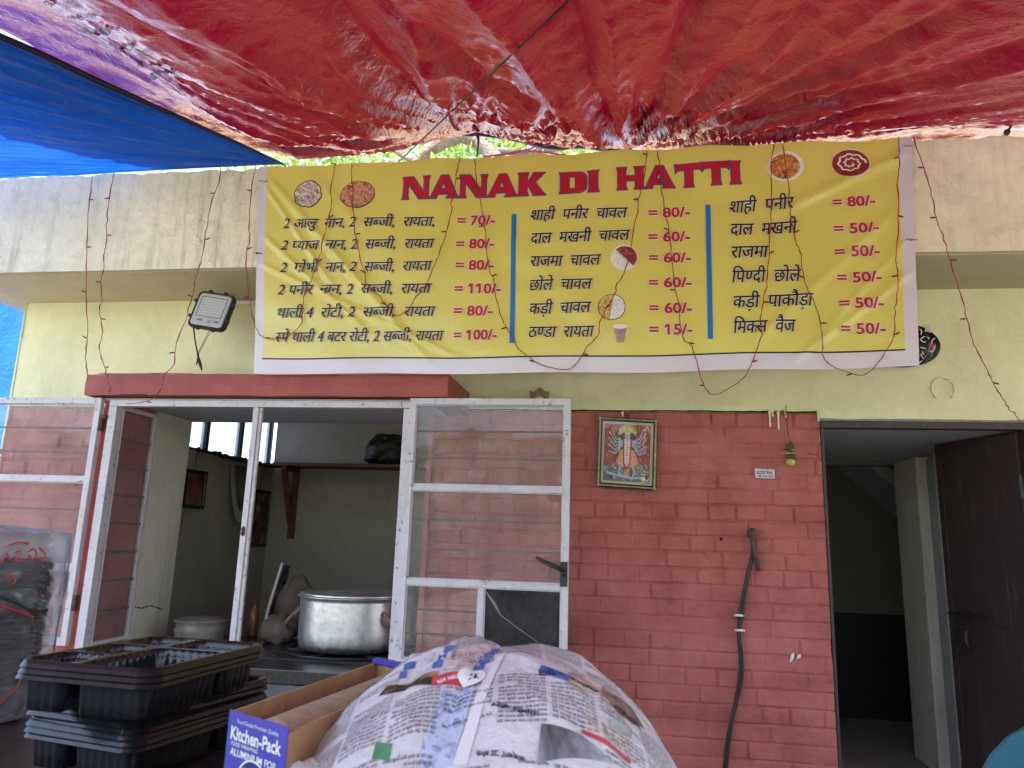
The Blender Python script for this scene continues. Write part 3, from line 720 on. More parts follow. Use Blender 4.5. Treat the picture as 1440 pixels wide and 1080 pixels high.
# banner coordinates in metres: the sheet is flat, so plane X,Z are used directly and the edges follow the corners
def ban_pt(x, y): p = at(x, y, YB); return np.array([p[0], p[2]])
TL, TR, BR, BL = [np.array([p[0], p[2]]) for p in bc]
def ban_uv(xz):
    # inverse bilinear by iteration
    xz = np.atleast_2d(xz); u = np.full(len(xz), .5); v = np.full(len(xz), .5)
    for _ in range(8):
        top = TL+(TR-TL)*u[:, None]; bot = BL+(BR-BL)*u[:, None]; p = top+(bot-top)*v[:, None]
        v = v+(p[:, 1]-xz[:, 1])/(top[:, 1]-bot[:, 1]); L0 = TL+(BL-TL)*v[:, None]; R0 = TR+(BR-TR)*v[:, None]
        u = (xz[:, 0]-L0[:, 0])/(R0[:, 0]-L0[:, 0])
    return u, v
def ban_wr(x, z):
    u, v = ban_uv(np.stack([np.ravel(x), np.ravel(z)], -1)); u = u.reshape(np.shape(x)); v = v.reshape(np.shape(x))
    def fold(px0, py0, px1, py1, wd, amp):
        a = ban_pt(px0, py0); b = ban_pt(px1, py1); d = b-a; L = np.linalg.norm(d); d = d/L
        s = (x-a[0])*d[0]+(z-a[1])*d[1]; q = -(x-a[0])*d[1]+(z-a[1])*d[0]
        return amp*np.exp(-(q/wd)**2)*sstep(0, .15, s/L+.05)*(1-sstep(.7, 1.1, s/L))
    w_ = .010*perlin(x*1.3, z*2.2, 91)+.004*perlin(x*4+z*2, z*5, 92)
    w_ = w_+.006*np.sin(u*46+2*perlin(u*6, v*2, 5))*np.exp(-v*6)
    w_ = w_+fold(378, 250, 600, 505, .022, .010)+fold(370, 330, 520, 470, .016, .008)+fold(365, 370, 640, 500, .014, .006)+fold(372, 260, 480, 420, .014, .008)
    w_ = w_+fold(1275, 215, 1090, 300, .03, .012)+fold(1265, 290, 1040, 500, .03, .010)+fold(1283, 380, 1100, 520, .022, .010)+fold(1280, 330, 1130, 500, .02, .008)
    w_ = w_+fold(930, 245, 1120, 330, .06, -.008)+fold(430, 240, 520, 330, .04, .006)+fold(700, 330, 900, 500, .07, .006)
    return w_*1.15
def ban_surf(xz, off):
    x = xz[:, 0]; z = xz[:, 1]; return np.stack([x, YB-np.abs(0)-ban_wr(x, z)-np.asarray(off), z], -1)
uu = np.unique(np.concatenate([np.linspace(0, 1, 420), [.0135, .982]])); vv = np.unique(np.concatenate([np.linspace(0, 1, 150), [.928, .935, .940]]))
U, V_ = np.meshgrid(uu, vv, indexing='ij')
top = TL+(TR-TL)*U[..., None]; bot = BL+(BR-BL)*U[..., None]; XZ = top+(bot-top)*V_[..., None]
XZ[..., 1] += -.014*np.sin(U*math.pi)*V_**2-.004*np.sin(U*23)*V_**3-.006*np.sin(U*math.pi*7)**2*(1-V_)**4
bp = ban_surf(XZ.reshape(-1, 2), 0).reshape(U.shape+(3,))
bm_ = MB(); bm_.grid(bp)
nu, nv_ = len(uu), len(vv); mi = []
for i in range(nu-1):
    for j in range(nv_-1):
        uc = (uu[i]+uu[i+1])/2; vc = (vv[j]+vv[j+1])/2
        mi.append(1 if (uc < .0135 or uc > .982 or vc > .940) else (2 if .928 < vc < .935 else (1 if vc > .935 else 0)))
bm_.mi = mi
BT = thing('menu_banner', 'long yellow menu banner with red title hung across the parapet', 'banner', (bc[0][0], YB, bc[0][2]))
bm_.build('sheet', [MT['byellow'], MT['bwhite'], MT['bblack']], BT, smooth=True)

lines = [('2 आलु  नान, 2  सब~जी,  रायता,', 398.8, 322, 610.6, 318), ('2 प~याज  नान, 2  सब~जी,  रायता', 396, 352.5, 611, 349), ('2  गोभी  नान, 2  सब~जी,  रायता', 394.5, 384, 608, 380.5),
         ('2 पनीर  नान, 2  सब~जी,  रायता', 390.8, 415, 607, 412), ('थाली 4  रोटी, 2  सब~जी,  रायता', 390.8, 447, 612.6, 444.5), ('स~पे थाली 4 बटर रोटी, 2 सब~जी, रायता', 388, 481, 624, 479),
         ('शाही  पनीर  चावल', 746.5, 310.5, 883, 306.5), ('दाल  मखनी  चावल', 747.4, 343, 886.6, 338), ('राजमा  चावल', 747.4, 376, 845.5, 372.5), ('छोले  चावल', 745.4, 409, 833.5, 406.5),
         ('कड़ी  चावल', 745.4, 442, 832, 440), ('ठण~डा  रायता', 744, 475, 836.3, 474),
         ('शाही  पनीर', 1027, 299, 1117.7, 293.5), ('दाल  मखनी', 1028.6, 331, 1122.6, 327), ('राजमा', 1029.6, 363, 1082, 361.5), ('िपण~दी  छोले', 1030, 398, 1127.5, 395.5), ('कड़ी  पाकौड़ा', 1032, 434, 1144.6, 430), ('िमक~स  वैज', 1032, 469.5, 1120, 467)]
ht = .051
prices = ['70', '80', '80', '110', '80', '100', '80', '60', '60', '60', '60', '15', '80', '50', '50', '50', '50', '50']
ppos = [(642.8, 317, 696, 316), (641, 350, 695, 349), (640.5, 380, 694.4, 379.5), (639, 413, 704.5, 412.5), (638, 444, 692.4, 443.5), (638, 478.5, 698.7, 477.5),
        (911.8, 306.8, 970.4, 304.5), (911.8, 340.5, 970.7, 339), (912.4, 370, 971.8, 369), (912.4, 405, 972.7, 404.3), (913, 441, 973.2, 440.5), (913, 471, 974, 470.3),
        (1171, 292, 1231, 288.6), (1172.8, 329, 1235, 327.3), (1174.4, 361.5, 1237.6, 359.5), (1177.7, 397.5, 1240, 396), (1180, 434.5, 1243, 433), (1182, 470, 1245.7, 469)]
for k, (s, x0, y0, x1, y1) in enumerate(lines):
    hh = ht if x0 < 700 else (.055 if x0 < 1000 else .06)
    a, b = ban_pt(x0, y0), ban_pt(x1, y1); mb = MB()
    put_text(mb, s, ban_surf, a, b, hh, shear=.2, off=.0058, cap=.62, spread=THICK); mb.cur = 1
    put_text(mb, s, ban_surf, a, b, hh, shear=.2, off=.0038, cap=.62, spread=HALO)
    mb.build('menu_line', [MT['bblack'], MT['bhalo']], BT)
    a, b = ban_pt(*ppos[k][:2]), ban_pt(*ppos[k][2:]); q = '= '+prices[k]+'/-'; mb = MB()
    put_text(mb, q, ban_surf, a, b, .053, bold=.03, off=.0056, cap=.71); mb.cur = 1
    put_text(mb, q, ban_surf, a, b, .053, bold=.03, off=.0038, cap=.71, spread=HALO)
    mb.build('price', [MT['bred'], MT['bhalo']], BT)
# title: heavy flared capitals
def I_(x, w_=.44): return [[(x, 0), (x+w_, 0), (x+w_-.05, .14), (x+w_-.05, .86), (x+w_, 1), (x, 1), (x+.05, .86), (x+.05, .14)]]
GL = {'I': (.46, I_(0, .46)),
      'N': (1.30, I_(0, .30)+[[(.02, 1), (.48, 1), (1.26, 0), (.82, 0)]]+I_(1.0, .30)),
      'A': (1.34, [[(0, 0), (.30, 0), (.33, .12), (.78, 1), (.50, 1), (.06, .12)], [(.80, 0), (1.34, 0), (1.27, .12), (.83, 1), (.55, 1), (.87, .12)], [(.34, .18), (.95, .18), (.85, .40), (.42, .40)]]),
      'K': (1.28, I_(0, .46)+[[(.38, .42), (.72, 1), (1.22, 1), (.72, .52)], [(.38, .62), (.66, .70), (1.28, 0), (.74, 0)]]),
      'D': (1.22, I_(0, .46)+[[(.40, .80), (.72, .80), (.86, .99), (.40, 1)], [(.40, 0), (.86, .01), (.72, .20), (.40, .20)], [(.72, .20), (.84, .01), (1.04, .05), (1.17, .18), (1.20, .4), (1.20, .6), (1.17, .82), (1.04, .95), (.84, .99), (.72, .80)]]),
      'H': (1.24, I_(0, .44)+I_(.80, .44)+[[(.36, .40), (.88, .40), (.88, .60), (.36, .60)]]),
      'T': (1.16, [[(0, .66), (.08, .76), (1.08, .76), (1.16, .66), (1.20, 1.02), (1.1, 1), (.06, 1), (-.04, 1.02)], [(.38, 0), (.80, 0), (.76, .12), (.76, .80), (.42, .80), (.42, .12)]])}
def grow(poly, d):
    p = [np.array(q, float) for q in poly]; n = len(p); ar = sum(p[i][0]*p[(i+1) % n][1]-p[(i+1) % n][0]*p[i][1] for i in range(n)); sg = 1 if ar > 0 else -1; out = []
    for i in range(n):
        a, b, c_ = p[i-1], p[i], p[(i+1) % n]; e1 = (b-a)/np.linalg.norm(b-a); e2 = (c_-b)/np.linalg.norm(c_-b)
        n1 = sg*np.array([e1[1], -e1[0]]); n2 = sg*np.array([e2[1], -e2[0]]); m = n1+n2; m /= np.linalg.norm(m); out.append(b+m*d/max(.5, m@n1))
    return out
for (wd, x0, y0, x1, y1, x2, y2) in (('NANAK', 565.5, 280.5, 767, 274.5, 567, 250), ('DI', 787, 272.3, 842, 269.3, 787, 243), ('HATTI', 868, 267.3, 1042, 258.3, 868, 237)):
    a, b, cc = ban_pt(x0, y0), ban_pt(x1, y1), ban_pt(x2, y2); hh = np.linalg.norm(cc-a)
    tt = MB(); tot = sum(GL[ch][0]+.06 for ch in wd)-.06; xk = 0; k = 0; e = (b-a)/np.linalg.norm(b-a); q = np.array([-e[1], e[0]]); sx = np.linalg.norm(b-a)/tot
    for ch in wd:
        for poly in GL[ch][1]:
            for (mi_, d, off) in ((0, 0, .0042), (1, .045, .0026)):
                pp = grow(poly, d) if d else poly
                # densify so the letters follow the cloth
                dens = []
                for i in range(len(pp)):
                    p0 = np.array(pp[i], float); p1 = np.array(pp[(i+1) % len(pp)], float); m = max(1, int(np.linalg.norm(p1-p0)/.2))
                    dens += [p0+(p1-p0)*j/m for j in range(m)]
                uv = np.array([a+e*(xk+p[0])*sx+q*p[1]*hh for p in dens]); pts = ban_surf(uv, off+(k % 5)*.00015)
                # fill as a polygon
                tt.cur = mi_; tt.add(pts, [tuple(range(len(pts)))])
            k += 1
        xk += GL[ch][0]+.06
    tt.build('title_word', [MT['bred'], MT['boutline']], BT)
for (x0, y0, x1, y1) in ((723, 301, 720, 483), (995.5, 288, 999, 477)):
    bb_ = MB(); a, b = ban_pt(x0, y0), ban_pt(x1, y1); k = 24; wv = .0125
    L_ = np.array([[a[0]+(b[0]-a[0])*t+s_*wv, a[1]+(b[1]-a[1])*t] for t in np.linspace(0, 1, k) for s_ in (-1, 1)]); pts = ban_surf(L_, .0030)
    bb_.add(pts, [(2*i, 2*i+1, 2*i+3, 2*i+2) for i in range(k-1)]); bb_.build('divider_line', MT['bblue'], BT)
# printed dish pictures
def food(name, a, b, c, sc=30):
    t = NT(name); f = t.noise(sc, 5, .7, dist=.6); t.set(Base_Color=t.ramp(f, [(.34, a), (.5, b), (.66, c)]), Roughness=.4); return t.m
FD = {'plate': plain('plate_print', (.72, .68, .66), .4, .05, bd=0), 'grey': food('flatbread_print', (.04, .03, .035), (.42, .36, .33), (.75, .70, .64), 55), 'pink': food('naan_print', (.10, .03, .03), (.48, .22, .14), (.62, .38, .28), 60),
      'curry': food('curry_print', (.12, .05, .02), (.50, .17, .05), (.66, .42, .14), 50), 'dal': food('dal_print', (.10, .015, .012), (.22, .03, .025), (.30, .06, .04), 60), 'cream': plain('cream_print', (.75, .70, .68), .4, .05, bd=0),
      'rice': food('rice_print', (.48, .46, .45), (.68, .67, .66), (.8, .8, .8), 90), 'kadi': food('kadi_print', (.16, .09, .03), (.55, .36, .09), (.7, .6, .35), 60), 'rajma': food('rajma_print', (.10, .01, .01), (.24, .03, .03), (.45, .2, .16), 70), 'cup': food('cup_print', (.16, .11, .12), (.3, .22, .22), (.4, .32, .32), 8), 'dark': plain('dark_print', (.06, .03, .03), .4, .2, bd=0)}
def disc(cx, cy, rx, ry, m, off, parent, a0=0, a1=360, wob=0.0, name='dish_picture'):
    c = ban_pt(cx, cy); sx = abs(ban_pt(cx+rx, cy)[0]-c[0]); sz = abs(ban_pt(cx, cy+ry)[1]-c[1]); n_ = 40; full = a1-a0 >= 360
    an = np.radians(np.linspace(a0, a1, n_, endpoint=not full)); r = 1+wob*perlin(np.cos(an)*2.3+cx, np.sin(an)*2.3)
    rows = [np.array([[c[0], c[1]]])]+[np.stack([c[0]+q*sx*r*np.cos(an), c[1]+q*sz*r*np.sin(an)], -1) for q in (.4, .75, 1)]
    mb = MB(); pts = ban_surf(np.concatenate(rows), off); m_ = n_
    fs = []
    for i in range(m_ if full else m_-1):
        j = (i+1) % m_; fs.append((0, 1+i, 1+j))
        for q in range(2): fs.append((1+q*m_+i, 1+(q+1)*m_+i, 1+(q+1)*m_+j, 1+q*m_+j))
    mb.add(pts, fs); return mb.build(name, m, parent)
d = disc(433, 273, 19.5, 19, FD['dark'], .0026, BT, wob=.12); disc(433, 273, 18.3, 17.6, FD['grey'], .0038, d, wob=.12, name='bread')
d = disc(503, 274, 24.5, 19, FD['dark'], .0026, BT, wob=.05); disc(503, 273.6, 23.5, 18, FD['pink'], .0038, d, wob=.05, name='bread')
d = disc(1104, 235, 26, 21, FD['plate'], .0026, BT); disc(1103, 235, 21, 17.5, FD['curry'], .0038, d, name='curry')
d = disc(1196, 230, 28, 21, FD['plate'], .0026, BT); disc(1196, 230, 26.5, 19.6, FD['dal'], .0038, d, name='curry')
sw = MB(); c0 = ban_pt(1196, 230); L_ = []
for k in range(120):
    a = k/120*4.1*math.pi; r = .072-.060*k/120+.004*math.sin(k*.9); 
    L_ += [[c0[0]+(r-.006)*math.cos(a), c0[1]+.78*(r-.006)*math.sin(a)], [c0[0]+(r+.004)*math.cos(a), c0[1]+.78*(r+.004)*math.sin(a)]]
sw.add(ban_surf(np.array(L_), .0050), [(2*i, 2*i+1, 2*i+3, 2*i+2) for i in range(119)]); sw.build('cream_swirl', FD['cream'], d)
d = disc(878, 363, 19.5, 18, FD['plate'], .0026, BT); disc(878, 363, 17.8, 16.2, FD['rajma'], .0038, d, -45, 135, name='curry'); disc(878, 363, 17.8, 16.2, FD['rice'], .0038, d, 135, 315, name='rice')
d = disc(860, 432.5, 19.5, 18.5, FD['dark'], .0026, BT); disc(860, 432.5, 18.6, 17.6, FD['kadi'], .0038, d, 78, 262, name='curry'); disc(860, 432.5, 18.6, 17.6, FD['rice'], .0038, d, -98, 78, name='rice')
cu = MB(); q = np.array([ban_pt(*p) for p in ((863, 461), (881, 460), (877, 482), (868, 483))]); cu.add(ban_surf(q, .003), [(0, 3, 2, 1)]); cuo = cu.build('dish_picture', FD['cup'], BT); disc(872, 460, 10.3, 3.4, FD['plate'], .0040, cuo, name='cup_rim')
# eyelets and ties at the banner edges
ey_ = MB()
for (x, y) in ((369, 255), (361, 356), (1275, 205), (1281, 337)):
    p = at(x, y, YB-.014); ey_.tube([p+np.array([-.02, 0, .003]), p, p+np.array([.03, -.002, -.002])], .0028, 6); ey_.ball(p, .007, 8, 6, sc=(1, .5, 1))
ey_.build('eyelet_tie', MT['steel'], BT)


# ------------------------------------------------------------------ STRING LIGHTS
DROPS = [
 ('plain straight red wire hanging farthest left on the parapet', [(129.6, 246), (125.7, 291), (122.5, 340), (122, 374), (121, 411), (122.5, 476), (120.5, 505), (123, 528)]),
 ('kinked red wire with a small loop beside the farthest left one', [(160, 243), (154, 278), (151, 304), (149.7, 337), (146.7, 359), (145.8, 379), (142.5, 392), (143, 421), (140, 437), (144, 466), (140, 489), (142.5, 502), (149, 521), (152, 538), (155, 543), (153, 554)]),
 ('red wire hanging past the floodlight and down over the red hood', [(310, 234), (308, 256), (297, 285), (288, 337), (282.5, 369), (274, 395), (272, 411), (261, 450), (248, 483), (244.6, 512), (231.6, 528), (223.5, 551), (207, 564), (176, 568)]),
 ('red wire looping under the left corner of the yellow banner', [(359.6, 232), (353, 278), (350, 321), (351.5, 334), (346.6, 363), (348, 398), (353, 431), (361, 463), (368, 473), (379, 476), (404.5, 473), (424.6, 452), (427.5, 418), (439, 389), (449, 361), (457.6, 323), (465, 295), (466, 257), (472, 230)]),
 ('red wire looping across the naan prices of the banner', [(494, 229), (496, 263), (497, 295), (499, 323), (505, 355), (513.6, 389), (516.5, 401), (534, 417), (548, 435), (557, 444), (571, 438), (580, 427), (582.5, 420), (600, 398), (614, 366), (624, 338), (633, 306), (637, 272), (643, 240), (647, 223)]),
 ('red wire looping below the banner centre under the raita line', [(667, 222), (670, 252), (674, 275), (679, 298), (683, 332), (687, 375), (694, 395), (697, 418), (709, 455), (723, 475), (729, 490), (752, 508), (775, 517), (800, 519), (815, 505), (826, 487), (840.6, 472), (846, 447), (865, 412), (866.5, 401), (878, 384), (886.6, 346), (895, 300), (901, 269), (905, 254), (911, 212)]),
 ('longest red wire loop, dipping to a point on the yellow wall', [(925, 211), (929, 257), (935, 295), (940, 323), (944, 355), (948, 395), (954, 427), (961, 475), (971, 484), (980, 508), (988, 537), (1003, 555), (1030, 543), (1048, 528), (1059, 504), (1069, 478), (1070.7, 439), (1077, 403), (1080.5, 368), (1083.7, 303), (1085, 251), (1087, 203)]),
 ('red wire looping over the right column of banner prices', [(1100.5, 202), (1108, 254), (1111, 287), (1113, 309), (1118.7, 339), (1126, 358), (1129.7, 390), (1139, 413), (1150, 439), (1156.6, 478), (1158, 501), (1171, 515), (1203.6, 527), (1220, 525), (1239, 504), (1257, 471), (1258.7, 433), (1263.6, 400), (1260, 365), (1263.6, 303), (1262, 258), (1265, 228), (1263.6, 193)]),
 ('red wire slanting from the banner corner towards the doorway', [(1284.6, 191), (1296, 228), (1309, 267), (1317, 306), (1330, 345), (1340, 380), (1352, 420), (1361, 455), (1371, 490), (1387, 518), (1396, 538), (1409, 559), (1418.5, 575), (1426, 581), (1434, 592)])]
for k, (lb, pts) in enumerate(DROPS):
    P_ = []
    for (x, y) in pts:
        p = at(x, y, YB-.022)
        if 365 < x < 1290 and y < 520: p = at(x, y, YB-.018-float(ban_wr(np.array([p[0]]), np.array([p[2]]))[0]))
        P_.append(p)
    sp = smoothpath(P_, 5); r = np.random.default_rng(k)
    sp = [q+np.array([r.normal(0, .0022), r.normal(0, .001), 0]) for q in sp]
    t = thing('string_light', lb, 'string light', tuple(sp[0]), 'red wire string lights hanging from the roof edge')
    wr_ = MB(); wr_.tube(sp, .0020, 5)
    wr_.tube([q+np.array([.0026*math.sin(i*1.1), -.002+.001*math.cos(i*1.1), 0]) for i, q in enumerate(sp)], .0014, 5)
    wr_.build('wire', MT['wire'], t, smooth=True)
    acc = .12; sgn = 1
    for i in range(1, len(sp)):
        acc += np.linalg.norm(sp[i]-sp[i-1])
        if acc > .27:
            acc = r.uniform(-.06, .06); sgn = -sgn if r.random() < .7 else sgn
            d = np.array([sgn*r.uniform(.02, .03), -.004, r.uniform(-.012, .016)])
            b_ = MB(); b_.tube([sp[i], sp[i]+d*.5, sp[i]+d], [.003, .0042, .0028], 6); b_.build('bulb', MT['bulb'], t)

# ------------------------------------------------------------------ FLOODLIGHT
fc = at(298, 437.5, -.30); aa = rad(-9.5)
ex_ = np.array([math.cos(aa), 0, math.sin(aa)]); ez_ = np.array([-math.sin(aa), .16, math.cos(aa)]); ez_ /= np.linalg.norm(ez_); en_ = -np.cross(ex_, ez_)   # en_ points to the wall
FS = 1.0
def fl(p): return fc+(ex_*p[0]+ez_*p[2]+en_*p[1])*FS
def flbox(mb, *b):
    x0, x1, y0, y1, z0, z1 = b; mb.hexa([fl((x, y, z)) for z in (z0, z1) for y in (y0, y1) for x in (x0, x1)])
t = thing('flood_light', 'square white faced floodlight with black rim tilted below the parapet', 'floodlight', tuple(fc))
f = MB()
def rrect(w_, h_, r_, n_=5):
    return [(sx*(w_/2-r_)+r_*math.cos(a), sz*(h_/2-r_)+r_*math.sin(a)) for (sx, sz, a0) in ((1, 1, 0), (-1, 1, 90), (-1, -1, 180), (1, -1, 270)) for a in np.radians(np.linspace(a0, a0+90, n_))]
def frust(mb, rings):
    n_ = len(rings[0][0]); vs = [fl((x, y, z)) for (rr_, y) in rings for (x, z) in rr_]
    mb.add(vs, [(i*n_+j, i*n_+(j+1) % n_, (i+1)*n_+(j+1) % n_, (i+1)*n_+j) for i in range(len(rings)-1) for j in range(n_)]+[tuple(range((len(rings)-1)*n_, len(rings)*n_))])
frust(f, [(rrect(.20, .20, .03), .04), (rrect(.234, .234, .03), .02), (rrect(.236, .236, .03), -.006), (rrect(.224, .224, .026), -.012), (rrect(.205, .205, .022), -.010)])
for k in range(7):
    flbox(f, -.09+k*.03-.003, -.09+k*.03+.003, .04, .06, -.08, .08)
for (x, z) in ((-.118, .05), (-.118, -.05), (.118, .05), (.118, -.05), (.05, .118), (-.05, .118), (.05, -.118), (-.05, -.118)): flbox(f, x-.009, x+.009, -.013, .012, z-.009, z+.009)
f.build('housing', MT['blackmetal'], t)
MT['lens'] = plain('milky_lens', (.48, .49, .53), .25, .06, bd=0, spec=.5); MT['led'] = plain('led_dot', (.80, .81, .82), .15, .04, bd=0); MT['ledr'] = plain('led_ring', (.16, .165, .17), .4, .1, bd=0)
f = MB(); frust(f, [(rrect(.206, .206, .022), -.0105), (rrect(.196, .196, .02), -.0145)])
ln = f.build('lens', MT['lens'], t)
f = MB(); rg = MB()
for i in range(9):
    for j in range(7):
        x = -.066+i*.0165; z = .068-j*.0165; c_ = fl((x, -.0148, z)); 
        an = np.linspace(0, 2*math.pi, 11)[:-1]
        rg.add([fl((x+.0062*math.cos(q), -.0150, z+.0062*math.sin(q))) for q in an], [tuple(range(10))]); f.add([fl((x+.0042*math.cos(q), -.0156, z+.0046*math.sin(q))) for q in an], [tuple(range(10))])
f.build('led', MT['led'], ln); rg.build('led_ring', MT['ledr'], ln)
f = MB(); 
for (x0, x1, z0, z1) in ((-.085, .085, .078, .084), (-.085, -.079, -.045, .078), (.079, .085, -.045, .078), (-.085, .085, -.048, -.044)): flbox(f, x0, x1, -.0152, -.0146, z0, z1)
f.build('lens_frame', MT['ledr'], ln)
def fl_surf(uv, off): return np.array([fl((p[0], -.0150-o, p[1])) for p, o in zip(uv, np.broadcast_to(off, len(uv)))])
f = MB(); put_text(f, '50W', fl_surf, (.045, -.078), (.083, -.078), .014, bold=.02, off=.0004); put_text(f, 'IP66', fl_surf, (.004, -.072), (.03, -.072), .006, bold=.01, off=.0004)
put_text(f, 'LED', fl_surf, (.004, -.084), (.03, -.084), .006, bold=.01, off=.0004); put_text(f, '~W~'.replace('~', '-'), fl_surf, (-.07, -.078), (-.02, -.078), .016, bold=.02, off=.0004)
f.build('lettering', MT['print'], ln)
f = MB(); wp = at(300, 436, -.012)
for sx in (-1, 1): f.bar(fl((sx*.06, .05, 0)), wp+np.array([sx*.03, 0, 0]), .03, .006)
f.box(wp[0]-.05, wp[0]+.05, -.014, -.004, wp[2]-.03, wp[2]+.03)
f.build('bracket', MT['blackmetal'], t)
f = MB(); p0 = fl((-.075, .0, -.118)); q0 = at(278, 497, -.32); q1 = at(284, 521, -.32)
f.tube(smoothpath([p0, at(274.5, 480, -.31), q0], 6), .0042, 6); f.tube([fl((.03, .0, -.118)), q0], .0018, 5); f.tube([fl((.042, .0, -.118)), q0+np.array([.005, 0, -.004])], .0018, 5)
f.tube(smoothpath([q0, at(280, 507, -.32), q1], 4), [.006]*4+[.009]*3+[.005, .003], 6); f.tube([at(279, 503, -.32), at(276, 513, -.325)], [.007, .003], 6); f.build('cable', MT['blackmetal'], t, smooth=True)
cdt = MB(); cdt.tube([at(332, 425.5, -.014), at(362, 425, -.014), at(420, 424, -.014)], .011, 8); tag(cdt.build('conduit_pipe', MT['white'], smooth=True), 'short white conduit pipe under the parapet beside the floodlight', 'pipe')

# ------------------------------------------------------------------ BRICK WALL THINGS
def quadmap(c4):     # four corner points TL TR BR BL -> f(u, v), u to the right, v upwards
    TL_, TR_, BR_, BL_ = [np.array(c, float) for c in c4]
    return lambda u, v: (BL_*(1-u)+BR_*u)*(1-v)+(TL_*(1-u)+TR_*u)*v
yq = -.022
fq = quadmap([at(842, 586, yq), at(925, 590.5, yq), at(922.5, 690, yq), at(838.5, 684, yq)])
fcen = fq(.5, .5); t = thing('picture_frame', 'framed colourful devotional picture in gold and black frame on the brick wall', 'picture', tuple(fcen))
MT['gold'] = plain('old_gold', (.42, .33, .14), .4, .45, 40, 200, .002, spec=.5)
yy = np.array([0, -1., 0])
def fpt(u, v, o): return fq(u, v)+yy*o
f = MB()
bw, bh = .072, .060
def fbox(mb, u0, u1, v0, v1, o0, o1): mb.hexa([fpt(u, v, o) for v in (v0, v1) for o in (o1, o0) for u in (u0, u1)])
for (u0, u1, v0, v1) in ((0, bw, 0, 1), (1-bw, 1, 0, 1), (bw, 1-bw, 0, bh), (bw, 1-bw, 1-bh, 1)): fbox(f, u0, u1, v0, v1, 0, .018)
fo = f.build('frame', MT['blackplastic'], t, bevel=.003)
f = MB()
W_ = np.linalg.norm(fq(1, .5)-fq(0, .5)); H_ = np.linalg.norm(fq(.5, 1)-fq(.5, 0))
for k in range(30):
    v = (k+.5)/30
    for u in (bw*.42, 1-bw*.42): f.ball(fpt(u, v, .019), .0068, 8, 5, sc=(.9, .5, 1.1))
for k in range(24):
    u = (k+.5)/24
    for v in (bh*.42, 1-bh*.42): f.ball(fpt(u, v, .019), .0062, 8, 5, sc=(1.2, .5, .8))
f.build('gold_beading', MT['gold'], fo, smooth=True)
f = MB(); m0 = .112; n0 = .095
for (u0, u1, v0, v1) in ((bw, m0, bh, 1-bh), (1-m0, 1-bw, bh, 1-bh), (m0, 1-m0, bh, n0), (m0, 1-m0, 1-n0, 1-bh)): fbox(f, u0, u1, v0, v1, .004, .009)
f.build('mount', plain('cream_gold_mount', (.50, .45, .38), .5, .35, 200, 0, 0), t)
PC = [('pr_red', (.40, .025, .04)), ('pr_skin', (.36, .37, .47)), ('pr_skin2', (.13, .12, .18)), ('pr_org', (.55, .24, .13)), ('pr_cream', (.66, .56, .46)), ('pr_gold', (.60, .42, .10)), ('pr_black', (.03, .02, .03)), ('pr_white', (.7, .68, .66)), ('pr_brown', (.20, .12, .11)), ('pr_garl', (.42, .03, .05)), ('pr_blue', (.26, .38, .58)), ('pr_pink', (.55, .25, .25))]
pm = [plain('print_'+c[0][3:], c[1], .35, .3, 60, 0, 0) for c in PC]; ix = {c[0][3:]: k for k, c in enumerate(PC)}
f = MB(); lay = [0]
def pu(u, v): return (m0+(1-2*m0)*u, n0+(1-2*n0)*v)
def poly(c, pts):
    lay[0] += 1; f.cur = ix[c]; f.add([fpt(*pu(*p), .0042+lay[0]*.00006) for p in pts], [tuple(range(len(pts)))])
def line(c, pts, w0, w1=None):
    pts = [np.array(p, float) for p in pts]; w1 = w0 if w1 is None else w1; L_ = []
    for i, p in enumerate(pts):
        d = pts[min(i+1, len(pts)-1)]-pts[max(i-1, 0)]; d /= np.linalg.norm(d)+1e-9; q = np.array([-d[1]*.8, d[0]]); ww = w0+(w1-w0)*i/(len(pts)-1); L_ += [p+q*ww, p-q*ww]
    lay[0] += 1; f.cur = ix[c]; f.add([fpt(*pu(*p), .0042+lay[0]*.00006) for p in L_], [(2*i, 2*i+1, 2*i+3, 2*i+2) for i in range(len(pts)-1)])
def ell(c, x, y, a, b, n_=18): poly(c, [(x+a*math.cos(q), y+b*math.sin(q)) for q in np.linspace(0, 2*math.pi, n_, endpoint=False)])
poly('red', [(0, 0), (1, 0), (1, 1), (0, 1)]); poly('brown', [(0, 0), (1, 0), (1, .26), (.7, .33), (.3, .33), (0, .28)])
for k in range(70):
    x, y = random.random(), random.uniform(.3, 1); line(random.choice(['pink', 'cream', 'garl', 'org']), [(x, y), (x+random.uniform(-.03, .03), y+random.uniform(.02, .06))], .006)
for k in range(60):
    x, y = random.random(), random.uniform(0, .3); ell(random.choice(['pink', 'brown', 'org', 'blue', 'white', 'black', 'cream']), x, y, random.uniform(.015, .05), random.uniform(.01, .03), 8)
ell('gold', .5, .86, .2, .14); ell('cream', .5, .86, .13, .095); poly('black', [(.33, .80), (.42, .86), (.6, .86), (.68, .80), (.72, .62), (.66, .45), (.34, .45), (.28, .60)])
for sx in (-1, 1):
    for k in range(5):
        a = rad(64-k*24); x0, y0 = .5+sx*.10, .70-.014*k; x1, y1 = x0+sx*.16, y0+.05-.055*k; x2, y2 = x0+sx*(.20+.10*math.cos(a)), y0+.30*math.sin(a)*.8
        line('skin2', [(x0, y0-.01), (x1, y1-.01), (x2, y2-.01)], .020, .014); line('skin', [(x0, y0), (x1, y1), (x2, y2)], .017, .010); ell('pink', x2, y2, .026, .022, 8)
line('white', [(.335, .76), (.33, .60), (.34, .47)], .012, .005); line('cream', [(.90, .92), (.86, .72), (.84, .52)], .006); line('white', [(.87, .9), (.9, .98)], .01); line('white', [(.95, .9), (.93, .98)], .01)
